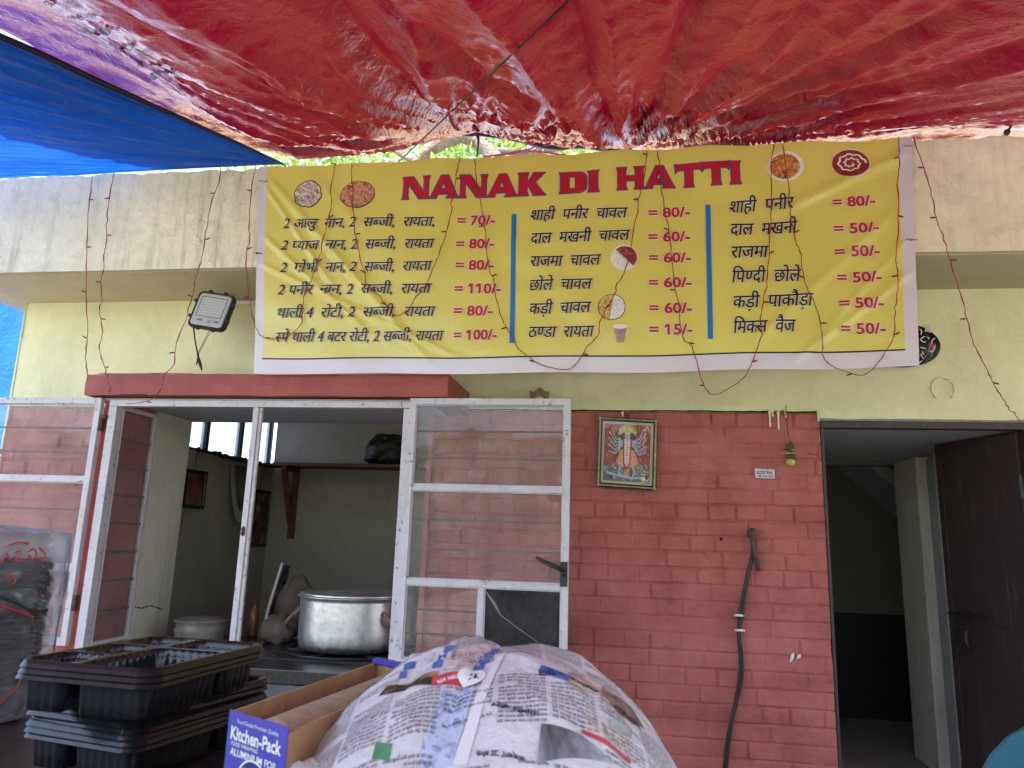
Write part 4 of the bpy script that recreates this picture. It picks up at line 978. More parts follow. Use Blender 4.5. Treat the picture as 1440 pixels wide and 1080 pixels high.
poly('skin', [(.40, .72), (.6, .72), (.58, .5), (.42, .5)]); poly('org', [(.36, .55), (.64, .55), (.76, .34), (.66, .24), (.34, .24), (.26, .34)])
for k in range(7): line('cream', [(.40+.03*k, .54), (.33+.055*k, .27)], .006)
for sx in (-1, 1): line('skin2', [(.5+sx*.13, .27), (.5+sx*.17, .17), (.5+sx*.13, .08)], .05, .03); line('skin', [(.5+sx*.13, .27), (.5+sx*.17, .17), (.5+sx*.13, .08)], .038, .02)
poly('garl', [(.40, .74), (.6, .74), (.58, .30), (.5, .20), (.42, .30)]); poly('cream', [(.435, .74), (.565, .74), (.55, .32), (.5, .25), (.45, .32)])
for k in range(9): ell('pink', .5, .70-.05*k, .03, .014, 8)
poly('org', [(.47, .22), (.55, .2), (.58, .08), (.40, .05)]); line('blue', [(.06, .14), (.3, .10), (.6, .06), (.9, .09)], .022, .02); ell('white', .86, .06, .05, .03)
ell('skin', .5, .785, .062, .06); poly('gold', [(.43, .82), (.57, .82), (.54, .90), (.5, .95), (.46, .90)]); ell('cream', .5, .845, .05, .012, 10)
for sx in (-1, 1): ell('black', .5+sx*.024, .795, .012, .006, 8)
ell('garl', .5, .755, .014, .006, 8)
f.build('print', pm, t)
f = MB(); f.add([fpt(bw, bh, .0125), fpt(1-bw, bh, .0125), fpt(1-bw, 1-bh, .0125), fpt(bw, 1-bh, .0125)], [(0, 1, 2, 3)]); f.build('glass', glass('picture_glass', 0.0, refl=.35, base=0.0), t)
nl = MB(); nl.tube([at(883, 583, -.03), at(883, 588, -.03)], .006, 6); nl.build('nail', MT['rust'], t)

# lemon and chillies
c_ = at(1110, 640, -.03); t = thing('lemon_charm', 'lemon and green chillies tied on a dark thread against the brick', 'charm', tuple(c_))
f = MB(); f.tube(smoothpath([at(1105, 570, -.02), at(1107, 590, -.025), at(1108, 605, -.028), at(1111, 628, -.03), at(1112, 655, -.03)], 5), .0016, 5); f.tube(smoothpath([at(1104, 572, -.02), at(1106.5, 600, -.026), at(1111, 626, -.03)], 5), .0012, 5)
f.tube([at(1134, 638, -.02), at(1150, 640, -.012)], .0014, 5); f.build('thread', MT['cable'], t)
f = MB(); f.ball(at(1112, 650, -.035), .0245, 16, 12, sc=(1, 1, .86)); f.build('lemon', plain('lemon_skin', (.50, .45, .08), .4, .15, 30, 200, .001), t, smooth=True)
gm = plain('chilli_green', (.03, .09, .03), .35, .4, 30, 0, 0)
for (x0, y0, x1, y1) in ((1104, 633, 1118, 630), (1102, 631, 1117, 637), (1106, 644, 1120, 640), (1105, 628, 1113, 624), (1104, 642, 1121, 645), (1110, 622, 1117, 629)):
    f = MB(); a = at(x0, y0, -.035); b = at(x1, y1, -.04); f.tube(smoothpath([a, (a+b)/2+np.array([0, -.004, .005]), b], 4), [.003, .006, .0075, .008, .008, .007, .006, .004, .002][:9], 7); f.build('chilli', gm, t, smooth=True)
f = MB(); f.tube([at(1098, 638.5, -.042), at(1105, 637, -.044), at(1118, 637.5, -.042)], [.002, .0035, .003], 6); f.build('twig', plain('orange_twig', (.55, .28, .14), .6), t)
# sticker
sq = quadmap([at(1061, 659, -.0125), at(1089, 660.5, -.0125), at(1089.5, 673, -.0125), at(1062.5, 672, -.0125)])
t = thing('sticker', 'small white printed paper sticker on the red brick wall', 'sticker', tuple(sq(.5, .5)))
f = MB(); f.grid(np.array([[sq(u, v)+yy*(.001+.002*math.sin(u*7)*v) for v in np.linspace(0, 1, 4)] for u in np.linspace(0, 1, 8)])); f.build('paper', plain('sticker_paper', (.62, .60, .64), .5, .08, bd=0), t)
def sq_surf(uv, off): return np.array([sq(p[0], p[1])+yy*(.0045+o) for p, o in zip(uv, np.broadcast_to(off, len(uv)))])
f = MB(); put_text(f, 'EZ27 FIX', sq_surf, (.08, .42), (.92, .48), .30, bold=.03, off=0); put_text(f, '98 734 102', sq_surf, (.14, .10), (.92, .12), .20, bold=.03, off=0); put_text(f, 'service', sq_surf, (.35, .84), (.7, .84), .1, off=0)
f.build('lettering', MT['bblack'], t)
# cable with clips and stub
cp = [(1057, 752), (1059, 768), (1054, 795), (1046, 832), (1040.5, 865), (1038.5, 890), (1041, 925), (1039, 960), (1031, 1000), (1023, 1040), (1018, 1085), (1012, 1180), (1008, 1290)]
t = thing('power_cable', 'thick black cable running down the brick wall from a pipe stub', 'cable', tuple(at(1057, 752, -.03)))
f = MB(); pp = smoothpath([at(x, y, -.032) for x, y in cp], 6)
f.tube(pp, .0085, 8); f.tube([p+np.array([.010+.003*math.sin(i*.35), -.004, 0]) for i, p in enumerate(pp)][3:], .006, 8); f.build('cable', MT['cable'], t, smooth=True)
f = MB(); f.tube([at(1058, 746, -.0), at(1058, 750, -.045), at(1060, 770, -.055), at(1066.5, 802, -.05)], [.016, .018, .0135, .0125], 10); f.ball(at(1057.5, 752, -.04), .022); f.build('pipe_stub', MT['rust'], t, smooth=True)
for (x, y) in ((1038.5, 865), (1040, 886)):
    f = MB(); p = at(x, y, -.034); f.tube([p+np.array([-.020, .012, -.004]), p+np.array([-.012, -.012, 0]), p+np.array([.012, -.016, 0]), p+np.array([.026, .012, -.003])], .0065, 8); f.build('cable_clip', MT['white'], t, smooth=True)
# carved mask behind the banner corner
mc = at(1266, 485, -.06); mrx, mry, mrz = .195, .07, .125
f = MB(); rows = []
for i in range(25):
    th = math.pi*i/24
    rows.append([(mc[0]+mrx*math.sin(th)*math.cos(a)*(1+.10*math.sin(3*a+.6)*.5)*(1-.10*math.cos(th)), mc[1]+mry*math.sin(th)*math.sin(a)+(.012*math.sin(a*9) if math.sin(a) < 0 else 0)*math.sin(th), mc[2]+mrz*math.cos(th)) for a in np.linspace(0, 2*math.pi, 41)])
f.grid(np.array(rows)); t = thing('wall_mask', 'black face mask with white painted stripes half behind the banner corner', 'mask', tuple(mc))
f.build('face', MT['blackplastic'], t, smooth=True)
def on_mask(x, y):
    d = ray(x, y); s = np.array([mrx, mry, mrz]); o = (CAM-mc)/s; q = d/s; a = q@q; b = 2*o@q; c = o@o-1; D = b*b-4*a*c
    tt_ = (-b-math.sqrt(max(D, 0)))/(2*a); return CAM+d*tt_+np.array([.0, -.004, 0])
def mk(pts): return smoothpath([on_mask(1250+x/5.4, 420+y/5.4) for x, y in pts], 4)
f = MB()
for pts in ([(236, 312), (262, 290), (300, 300)], [(236, 314), (268, 332), (300, 302)], [(285, 250), (292, 225), (302, 198)], [(297, 255), (306, 228), (316, 205)], [(310, 258), (320, 235), (328, 226)], [(235, 372), (265, 378), (300, 382), (318, 345), (330, 312), (345, 305)], [(250, 402), (262, 425), (276, 440)],
            [(240, 420), (250, 445), (262, 455)], [(232, 235), (245, 250), (240, 275)], [(306, 398), (325, 404), (342, 380), (346, 350)], [(192, 500), (205, 488)], [(208, 498), (222, 482)], [(222, 494), (236, 474)], [(236, 486), (246, 468)], [(270, 205), (278, 225), (272, 250)]):
    f.tube(mk(pts), .0036, 5)
f.build('stripe', MT['white'], t, smooth=True)
f = MB(); f.tube(mk([(312, 392), (322, 368), (334, 352), (342, 338)]), [.003]+[.009]*10+[.006, .003], 6); f.build('mouth', MT['bred'], t, smooth=True)
# scrap of tape
f = MB(); f.grid(np.array([[at(745+27*u, 559-11*v+3*math.sin(u*9), -.015)+yy*(.003*math.sin(u*8+v*3)+.012*v*u) for v in np.linspace(0, 1, 5)] for u in np.linspace(0, 1, 12)]))
tag(f.build('tape_scrap', plain('brown_tape', (.28, .19, .09), .4, .4, 60), smooth=True), 'curling scrap of brown tape stuck above the open window leaf', 'tape scrap')

# ------------------------------------------------------------------ INSIDE THE BAY
CT = .728
pc = at(491, 905, .12); pcx, pcy, pz = pc[0], .12, .752; PR = .292; PH = .288
t = thing('cooking_pot', 'big dented aluminium cooking pot with lid on the stove', 'pot', (pcx, pcy, pz))
f = MB(); f.lathe([(0, 0), (PR*.86, .001), (PR*.95, .012), (PR*.985, .04), (PR, .10), (PR, PH-.02), (PR*1.0, PH), (PR*1.06, PH+.004), (PR*1.065, PH+.009), (PR*1.0, PH+.012), (PR*.97, PH), (PR*.96, .06)], (pcx, pcy, pz), 64)
for v in range(len(f.v)):
    x, y, z = f.v[v]; a = math.atan2(y-pcy, x-pcx); k = 1+.006*float(perlin(a*2.2, z*7, 3)); f.v[v] = (pcx+(x-pcx)*k, pcy+(y-pcy)*k, z)
f.build('body', MT['steel'], t, smooth=True)
f = MB(); f.lathe([(PR*1.045, .0), (PR*1.05, .008), (PR*.99, .013), (PR*.97, .008), (PR*.5, .006), (PR*.45, .014), (0, .014)], (pcx+.01, pcy, pz+PH+.014), 56); f.build('lid', MT['steel'], t, smooth=True)
hnd = plain('handle_ring', (.20, .10, .07), .45, .35, 20)
for sg in (-1, 1):
    f = MB(); a = rad(200 if sg < 0 else -20); d = np.array([math.cos(a), math.sin(a), 0]); e = np.array([-d[1], d[0], 0]); o = np.array([pcx, pcy, pz+PH-.09])+d*PR
    f.tube(smoothpath([o-e*.07+np.array([0, 0, .02]), o-e*.06+d*.05-np.array([0, 0, .03]), o+e*.0+d*.075-np.array([0, 0, .07]), o+e*.06+d*.05-np.array([0, 0, .03]), o+e*.07+np.array([0, 0, .02])], 5), .0115, 8); f.build('handle', hnd, t, smooth=True)
# gas stove
t = thing('gas_stove', 'low black iron gas stove on the counter under the big pot', 'stove', (pcx, pcy, CT))
f = MB(); f.box(pcx-.36, pcx+.3, pcy-.34, pcy+.3, CT, CT+.006)
for (x, y) in ((-.33, -.30), (.27, -.30), (-.33, .26), (.27, .26)): f.box(pcx+x, pcx+x+.03, pcy+y, pcy+y+.03, CT+.006, CT+.012)
f.build('base', MT['blackmetal'], t)
f = MB()
for k in range(6):
    a = rad(k*60+15); f.bar((pcx+.08*math.cos(a), pcy+.08*math.sin(a), CT+.016), (pcx+.35*math.cos(a), pcy+.35*math.sin(a), CT+.016), .018, .013)
f.tube([(pcx+.35*math.cos(a), pcy+.35*math.sin(a), CT+.016) for a in np.linspace(0, 2*math.pi, 40)], .007, 6); f.build('pan_support', MT['blackmetal'], t)
f = MB(); f.lathe([(0, 0), (.07, 0), (.075, .006), (.05, .01), (0, .01)], (pcx, pcy, CT+.007), 24); f.build('burner', MT['rust'], t)
# cloth sacks, tin, bottle, rod
sackm = plain('grey_brown_cloth', (.12, .095, .08), .9, .3, 12, 40, .006)
def lump(name, c, r, sc, seed, m, label, cat, amp=.25, seg=36, group=None):
    mb = MB(); rows = []
    for i in range(24):
        th = math.pi*i/23; row = []
        for a in np.linspace(0, 2*math.pi, seg):
            x, y, z = math.sin(th)*math.cos(a), math.sin(th)*math.sin(a), math.cos(th); k = 1+amp*float(fbm(x*1.6+seed+y, z*1.6+y*1.1, seed))
            row.append((c[0]+r*sc[0]*x*k, c[1]+r*sc[1]*y*k, c[2]+r*sc[2]*max(z, -.8)*k))
        rows.append(row)
    mb.grid(np.array(rows)); return tag(mb.build(name, m, smooth=True), label, cat, group)
p = at(390, 905, .35); lump('cloth_sack', (p[0], .35, CT+.075), .1, (1.15, 1, .95), 5, sackm, 'slumped grey brown cloth bundle left of the pot', 'cloth bundle')
p = at(415, 865, .75); lump('cloth_sack', (p[0], .75, CT+.17), .13, (1.0, .9, 1.6), 8, sackm, 'taller dim cloth bundle standing behind the pot handle', 'cloth bundle', .2)
p = at(282, 880, .05); pb_ = (p[0], .05, CT)
t = thing('storage_tin', 'round dull storage tin with banded rim on the counter left', 'tin', pb_)
h_ = p[2]-CT+.035; f = MB(); f.lathe([(0, 0), (.125, 0), (.135, .01), (.135, h_-.07), (.142, h_-.06), (.142, h_-.05), (.135, h_-.045), (.135, h_-.012), (.150, h_-.006), (.150, h_), (.142, h_+.003)], pb_, 40); tin = plain('dull_tin', (.20, .18, .16), .5, .35, 14, 40, .002); f.build('body', tin, t, smooth=True)
f = MB(); f.lathe([(.14, h_), (.11, h_+.012), (.05, h_+.016), (0, h_+.016)], pb_, 40); f.build('lid', tin, t, smooth=True)
p = at(356, 880, .55); f = MB(); f.lathe([(0, 0), (.032, 0), (.034, .01), (.034, .13), (.026, .16), (.013, .18), (.013, .21), (.016, .212), (.016, .225), (0, .225)], (p[0], .55, CT), 20); tag(f.build('glass_bottle', plain('brown_bottle', (.13, .06, .025), .2, .2), smooth=True), 'small brown bottle standing behind the white mullion', 'bottle')
f = MB(); f.tube(smoothpath([at(397, 792, .9), at(388, 822, .8), at(379, 850, .7), at(373, 875, .62), at(372, 893, .6)], 5), [.011]*21, 8); tag(f.build('bent_rod', MT['white'], smooth=True), 'thin pale bent rod leaning in the kitchen corner', 'rod')
f = MB(); pp = [at(401, 795, 1.0), at(395, 825, .95), at(388, 850, .9), at(384, 885, .85)]
f.grid(np.array([[q+np.array([.06*(s-.5)+.014*math.sin(i*2+s*9), .03*math.sin(s*7+i), 0]) for s in np.linspace(0, 1, 10)] for i, q in enumerate(smoothpath(pp, 5))])); tag(f.build('rag', plain('dark_blue_rag', (.035, .04, .055), .9, .4), smooth=True), 'dark rag hanging beside the pale bent rod', 'rag')
# pictures on the left wall
def wall_pic(X, y0, y1, z0, z1, lb, cols):
    t = thing('picture_frame', lb, 'picture', (X, (y0+y1)/2, z0)); f = MB(); b = .028
    for (a, c, d, e) in ((y0, y0+b, z0, z1), (y1-b, y1, z0, z1), (y0+b, y1-b, z0, z0+b), (y0+b, y1-b, z1-b, z1)): f.box(X, X+.022, a, c, d, e)
    f.build('frame', MT['blackplastic'], t, bevel=.003)
    m = NT('dim_print'); nf = m.noise(7, 4, .6); m.set(Base_Color=m.ramp(nf, [(.35, cols[0]), (.5, cols[1]), (.65, cols[2])]), Roughness=.25); f = MB(); f.box(X+.002, X+.008, y0+b, y1-b, z0+b, z1-b); f.build('print', m.m, t)
    f = MB(); f.box(X+.022, X+.025, y1-b-.006, y1-b, z0+b, z1-b); f.build('frame_edge', MT['gold'], t)
    f = MB(); f.tube(smoothpath([(X+.008, (y0+y1)/2, z1), (X+.01, (y0+y1)/2-.03, z1+.08), (X+.008, (y0+y1)/2+.02, z1+.2)], 5), .002, 5); f.tube(smoothpath([(X+.008, y0+.06, z0), (X+.012, y0+.03, z0-.08), (X+.006, y0+.04, z0-.17)], 5), .002, 5); f.build('cord', MT['cable'], t)
wall_pic(RL+.051, .84, 1.13, 1.545, 1.83, 'small dark framed picture beside the cream window jamb', ((.05, .02, .02), (.20, .05, .04), (.10, .10, .09)))
wall_pic(RL+.001, 1.98, 2.32, 1.26, 1.76, 'taller dark framed picture under the high window near the shelf', ((.03, .02, .02), (.14, .03, .03), (.22, .17, .15)))
t = thing('wall_calendar', 'curling pale edged wall calendar hanging below the high window', 'calendar', (RL, 1.7, 1.45)); f = MB()
f.grid(np.array([[(RL+.02+.10*v*v*(1-.3*u)+.03*math.sin(u*3)*v, 1.55+.34*u, 1.965-.50*v) for v in np.linspace(0, 1, 16)] for u in np.linspace(0, 1, 8)])); f.build('paper', plain('calendar_paper', (.34, .33, .34), .6, .1, bd=0), t, smooth=True)
m = NT('calendar_print'); m.set(Base_Color=m.ramp(m.noise(9, 5, .6), [(.35, (.02, .02, .025)), (.55, (.10, .10, .12)), (.7, (.3, .28, .28))]), Roughness=.3)
f = MB(); f.grid(np.array([[(RL+.024+.10*v*v*(1-.3*u)+.03*math.sin(u*3)*v, 1.55+.34*u, 1.965-.50*v) for v in np.linspace(.06, .82, 16)] for u in np.linspace(.16, .9, 8)])); f.build('print', m.m, t, smooth=True)
# shelf and sack on it
t = thing('wall_shelf', 'long wooden wall shelf with a triangular bracket in the kitchen', 'shelf', (-2.3, RB-.01, 1.98))
MB().box(-3.06, -1.2, RB-.32, RB-.003, 1.975, 2.003).build('board', MT['wood'], t, bevel=.002)
f = MB(); f.box(-2.98, -2.93, RB-.05, RB-.002, 1.34, 1.974); f.bar((-2.955, RB-.03, 1.42), (-2.955, RB-.29, 1.955), .045, .035); f.box(-2.98, -2.93, RB-.30, RB-.05, 1.935, 1.974); f.build('bracket', MT['wood'], t, bevel=.002)
p = at(545, 635, RB-.15); bagm = plain('black_bin_bag', (.012, .012, .013), .25, .2, 20, 26, .02, spec=.6)
lump('plastic_bag', (p[0]+.03, RB-.16, 2.003+.13), .17, (1.35, .85, .92), 13, bagm, 'bulging black plastic bag lying on the kitchen shelf', 'bag', .3, 60)

# ------------------------------------------------------------------ COUNTER IN FRONT: table and the things on it
TZ = 1.120
f = MB(); cs = [atz(-160, 1000, TZ), atz(880, 985, TZ)]
t = thing('table', 'dark topped serving table in the foreground', 'table', (-.4, -3.4, 0))
MB().box(-1.75, -.02, -4.35, -2.99, TZ-.03, TZ).build('tabletop', plain('dark_laminate', (.03, .024, .024), .4, .3, 6, 60, .001), t, bevel=.004)
for (x, y) in ((-1.7, -4.3), (-.09, -4.3), (-1.7, -3.06), (-.09, -3.06)): MB().box(x, x+.04, y, y+.04, 0, TZ-.03).build('leg', MT['blackmetal'], t)
# trays
TL_A, TW_B, TD = .232, .178, .040
def tray_mesh():
    a = np.linspace(0, TL_A, 132); b = np.linspace(0, TW_B, 96); Aa, Bb = np.meshgrid(a, b, indexing='ij'); z = np.zeros_like(Aa)
    sa, sb_ = TL_A/.285, TW_B/.203
    cells = [(a0*sa, a1*sa, TW_B-b1*sb_, TW_B-b0*sb_) for (a0, a1, b0, b1) in ((.010, .093, .010, .076), (.104, .186, .010, .076), (.197, .275, .010, .076), (.010, .176, .087, .193), (.187, .275, .087, .193))]
    for (a0, a1, b0, b1) in cells:
        ca, cb = (a0+a1)/2, (b0+b1)/2; rr = .014
        qx = np.abs(Aa-ca)-(a1-a0)/2+rr; qy = np.abs(Bb-cb)-(b1-b0)/2+rr
        d = -(np.minimum(np.maximum(qx, qy), 0)+np.hypot(np.maximum(qx, 0), np.maximum(qy, 0))-rr)
        al = np.where(qx > qy, Bb, Aa); d = d-.00035*(1+np.sin(al*2*math.pi/.0115))*(d > .001)
        z = np.where(d > 0, np.minimum(z, -TD*sstep(0, .0065, d)), z)
    do = np.minimum(np.minimum(Aa, TL_A-Aa), np.minimum(Bb, TW_B-Bb)); z += -.006*(1-sstep(0, .0035, do))+.0016*np.exp(-((do-.0055)/.0015)**2)
    # round the four corners
    rc = .022; X_, Y_ = Aa.copy(), Bb.copy()
    for (sx, sy) in ((0, 0), (0, 1), (1, 0), (1, 1)):
        cx = rc if sx == 0 else TL_A-rc; cy = rc if sy == 0 else TW_B-rc; dx = (Aa-cx)*(-1 if sx == 0 else 1); dy = (Bb-cy)*(-1 if sy == 0 else 1); m = (dx > 0) & (dy > 0)
        h = np.hypot(dx, dy)+1e-9; k = np.where(m, np.maximum(dx, dy)/h, 1); X_ = np.where(m, cx+(Aa-cx)*k, X_); Y_ = np.where(m, cy+(Bb-cy)*k, Y_)
    mb = MB(); mb.grid(np.stack([X_, Y_, z], -1)); o = mb.build('food_tray', MT['blackplastic'], smooth=True); return o
tray0 = tray_mesh(); first = [True]
def place_tray(o3, ax, dz, label, group, jit=.0015, jr=.01, r=np.random.default_rng(5)):
    o = tray0 if first[0] else tray0.copy()
    if not first[0]: COL.objects.link(o)
    first[0] = False
    ang = math.atan2(ax[1], ax[0])+r.normal(0, jr); o.location = (o3[0]+r.normal(0, jit), o3[1]+r.normal(0, jit), o3[2]+dz); o.rotation_euler = (r.normal(0, .004), r.normal(0, .004), ang)
    tag(o, label, 'food tray', group); return o
def tray_frame(near, right, z):
    n_ = atz(*near[:2], z); r_ = atz(*right, z); e = np.array([math.cos(rad(near[2])), math.sin(rad(near[2]))]); b = np.array([e[1], -e[0]])     # b: from left corner to near corner, so that a x b points up is kept below
    return n_, e, b
for (near, right, z, nn, lb, gr) in (((217, 945, 86), (360, 904), 1.254, 3, ['topmost black compartment tray, open with five empty wells', 'black tray nested directly beneath the topmost one', 'lowest of the three nested upper black trays'], 'upper pair of black trays'),
                                     ((195, 1001, 78), (380, 957), 1.203, 7, ['uppermost black tray of the lower stack, partly covered'] + ['black tray nested in the lower stack of trays']*6, 'lower stack of black trays')):
    n_, e, b = tray_frame(near, right, z)
    # mesh axes: a along e; local b must be a rotated +90 degrees, which points away from the camera side, so start at the near corner
    for k in range(nn):
        o3 = np.array([n_[0], n_[1], z]); place_tray(o3, e, -.0062*k, lb[k], gr)
# stack in the clear bag
n_ = atz(44, 1012, TZ)
dirx = np.array([math.cos(rad(40)), math.sin(rad(40))])
sb = np.array([n_[0], n_[1], 0])-np.append(dirx*TL_A, 0); nst = 26
for k in range(nst):
    place_tray(np.array([sb[0], sb[1], TZ+TD+.0072*k+.002]), dirx, 0, 'black tray in the tall ribbed stack inside the clear bag', 'black trays stacked inside the clear bag', .0012, .008)
ztop = TZ+TD+.0072*nst
t = thing('plastic_bag', 'crumpled clear plastic bag with red print around the tall tray stack', 'bag', (sb[0], sb[1], TZ))
ctr = np.array([sb[0], sb[1]])+dirx*TL_A/2+np.array([-dirx[1], dirx[0]])*TW_B/2; py_ = np.array([-dirx[1], dirx[0]])
rows = []
for i, q in enumerate(np.linspace(0, 1, 46)):
    z = TZ+.004+(ztop+.034-TZ)*min(1, q/.80); sh = 1.0 if q < .80 else math.sqrt(max(0, 1-((q-.80)/.2)**2)); zz = z+(.012*(1-sh) if q > .8 else 0)
    row = []
    for a in np.linspace(0, 2*math.pi, 130):
        c, s_ = math.cos(a), math.sin(a); p_ = 6; rr = (abs(c)**p_+abs(s_)**p_)**(-1/p_)
        n2 = 1+.035*float(fbm(a*2.2, z*14, 4))+.02*abs(float(perlin(a*9+z*20, z*9, 6)))
        u = c*rr*(TL_A/2+.018)*n2*sh; v = s_*rr*(TW_B/2+.018)*n2*sh; row.append((ctr[0]+dirx[0]*u+py_[0]*v, ctr[1]+dirx[1]*u+py_[1]*v, zz+.006*float(perlin(a*4, z*9, 9))))
    rows.append(row)
def bagmat():
    t = NT('clear_crinkled_plastic'); bp = t.bump(t.noise(26, 7, .7, dist=1.4), .03)
    fr = t.n.new('ShaderNodeFresnel'); fr.inputs[0].default_value = 1.5; t.l.new(bp, fr.inputs['Normal'])
    base = t.mixs(t.ramp(t.noise(7, 4, .6), [(.40, .03), (.56, .16), (.74, .7)]), t.shader('Transparent', Color=(.95, .95, .97)), t.mixs(.5, t.shader('Diffuse', Color=(.75, .75, .8), Normal=bp), t.shader('Translucent', Color=(.75, .75, .8), Normal=bp)))
    t.surf(t.mixs(t.math('MULTIPLY_ADD', fr.outputs[0], 1.0, .04), base, t.shader('Glossy', Roughness=.12, Normal=bp))); return t.m
f = MB(); f.grid(np.array(rows)); f.build('film', bagmat(), t, smooth=True)
def bag_hit(px, py_):          # front of the bag as a plane through its camera side
    nrm_ = np.array([dirx[1], -dirx[0], 0]); p0 = np.array([ctr[0], ctr[1], 0])+nrm_*(TW_B/2+.028); d = ray(px, py_); return CAM+d*(((p0-CAM)@nrm_)/(d@nrm_))
f = MB(); rd = plain('red_bag_print', (.35, .02, .03), .4, bd=0)
for pts in ([(-6, 782), (2, 790), (8, 778), (14, 786)], [(20, 778), (30, 775), (22, 788), (36, 786)], [(40, 776), (46, 772), (52, 778), (46, 786), (41, 780)], [(54, 770), (63, 778), (62, 788), (54, 784)], [(10, 768), (24, 763), (40, 765)], [(-4, 851), (20, 858), (48, 868)], [(8, 812), (16, 808), (22, 818), (14, 822)], [(36, 940), (24, 965), (4, 985), (-8, 992)]):
    f.tube(smoothpath([bag_hit(*p) for p in pts], 5), .0012, 5)
f.build('print', rd, t)
f = MB(); f.tube(smoothpath([bag_hit(-8, 838), bag_hit(20, 846), bag_hit(45, 859), bag_hit(68, 858)], 6), .0022, 6); f.build('string', MT['cable'], t)

# foil carton with its roll
ZF = 1.238
q4 = [atz(326, 999, ZF), atz(406, 1024, ZF), atz(524, 947, ZF), atz(472, 933, ZF)]      # front left, front right, back right, back left
fl0, fr0 = q4[0], q4[1]; wv = (fr0-fl0); WB = np.linalg.norm(wv); wv = wv/WB; back = (q4[2]+q4[3])/2-(q4[0]+q4[1])/2; lv = np.array([-wv[1], wv[0], 0]); LB = .30
lv2 = back/np.linalg.norm(back); lv = (lv*.3+lv2*.7); lv /= np.linalg.norm(lv)
def cx(a, b, z): return fl0+wv*a+lv*b+np.array([0, 0, z-ZF])
def cbox(mb, a0, a1, b0, b1, z0, z1): mb.hexa([cx(a, b, z) for z in (z0, z1) for b in (b0, b1) for a in (a0, a1)])
t = thing('foil_carton', 'open topped purple ended carton of kitchen foil on the table', 'foil box', tuple(cx(WB/2, LB/2, TZ)))
MT['card'] = plain('brown_card', (.36, .20, .09), .75, .22, 14, 60, .003)
f = MB(); k = .0035
cbox(f, 0, k, 0, LB, TZ, ZF); cbox(f, WB-k, WB, 0, LB, TZ, ZF-.004); cbox(f, k, WB-k, k, LB-k, TZ, TZ+.004); cbox(f, k, WB-k, 0, k, TZ, ZF-.001); cbox(f, k, WB-k, LB-k, LB, TZ, ZF-.002)
f.build('carton', MT['card'], t)
prp = plain('purple_blue_print', (.060, .050, .36), .3, .18, 9, 20, .002, spec=.5)
f = MB(); cbox(f, -.001, WB+.001, -.0022, -.0005, TZ, ZF+.001)
pe = f.build('end_panel', prp, t)
f = MB(); cbox(f, -.001, WB+.001, LB+.0005, LB+.003, TZ, ZF+.004); cbox(f, .0, WB*.98, LB-.012, LB+.001, ZF+.0005, ZF+.006); f.build('end_panel', prp, t)
def ep_surf(uv, off): return np.array([cx(p[0]*WB, -.0026-o, TZ+p[1]*(ZF-TZ)) for p, o in zip(uv, np.broadcast_to(off, len(uv)))])
f = MB(); put_text(f, 'Kitchen-Pack', ep_surf, (.06, .815), (.94, .815), .09, bold=.028, off=.0003); put_text(f, 'Food Grade Premium Quality', ep_surf, (.16, .935), (.88, .935), .028, bold=.0, off=.0003)
put_text(f, 'FOOD WRAPPING', ep_surf, (.09, .772), (.56, .772), .028, bold=.01, off=.0003); put_text(f, 'ALUMINIUM FOIL', ep_surf, (.08, .705), (.90, .705), .05, bold=.02, off=.0003)
put_text(f, '72', ep_surf, (.35, .54), (.65, .54), .105, bold=.03, off=.0008); put_text(f, 'METRES', ep_surf, (.40, .49), (.61, .49), .026, bold=.01, off=.0008)
an = np.linspace(0, 2*math.pi, 41); RX, RY, CY = .245, .14, .575; ring = np.array([[.5+k_*RX*math.cos(a), CY+k_*RY*math.sin(a)] for a in an for k_ in (.93, 1.03)]); f.add(ep_surf(ring, .0004), [(2*i, 2*i+1, 2*i+3, 2*i+2) for i in range(40)])
f.build('lettering', MT['white'], pe)
f = MB(); f.add(ep_surf(np.array([[.5+RX*.93*math.cos(a), CY+RY*.93*math.sin(a)] for a in an[:-1]]), .0003), [tuple(range(40))]); f.build('badge', plain('dark_blue_badge', (.02, .03, .16), .3, .1, bd=0), pe)
f = MB(); zc_ = ZF-.034; a_ = WB*.56
f.tube([cx(a_, b, zc_) for b in np.linspace(.012, LB-.012, 24)], .031, 28); tag(f.build('foil_roll', plain('foil_wrapped_roll', (.42, .38, .30), .38, .3, 50, 30, .002, metal=.35), smooth=True), 'roll of kitchen foil lying inside the open carton', 'foil roll')

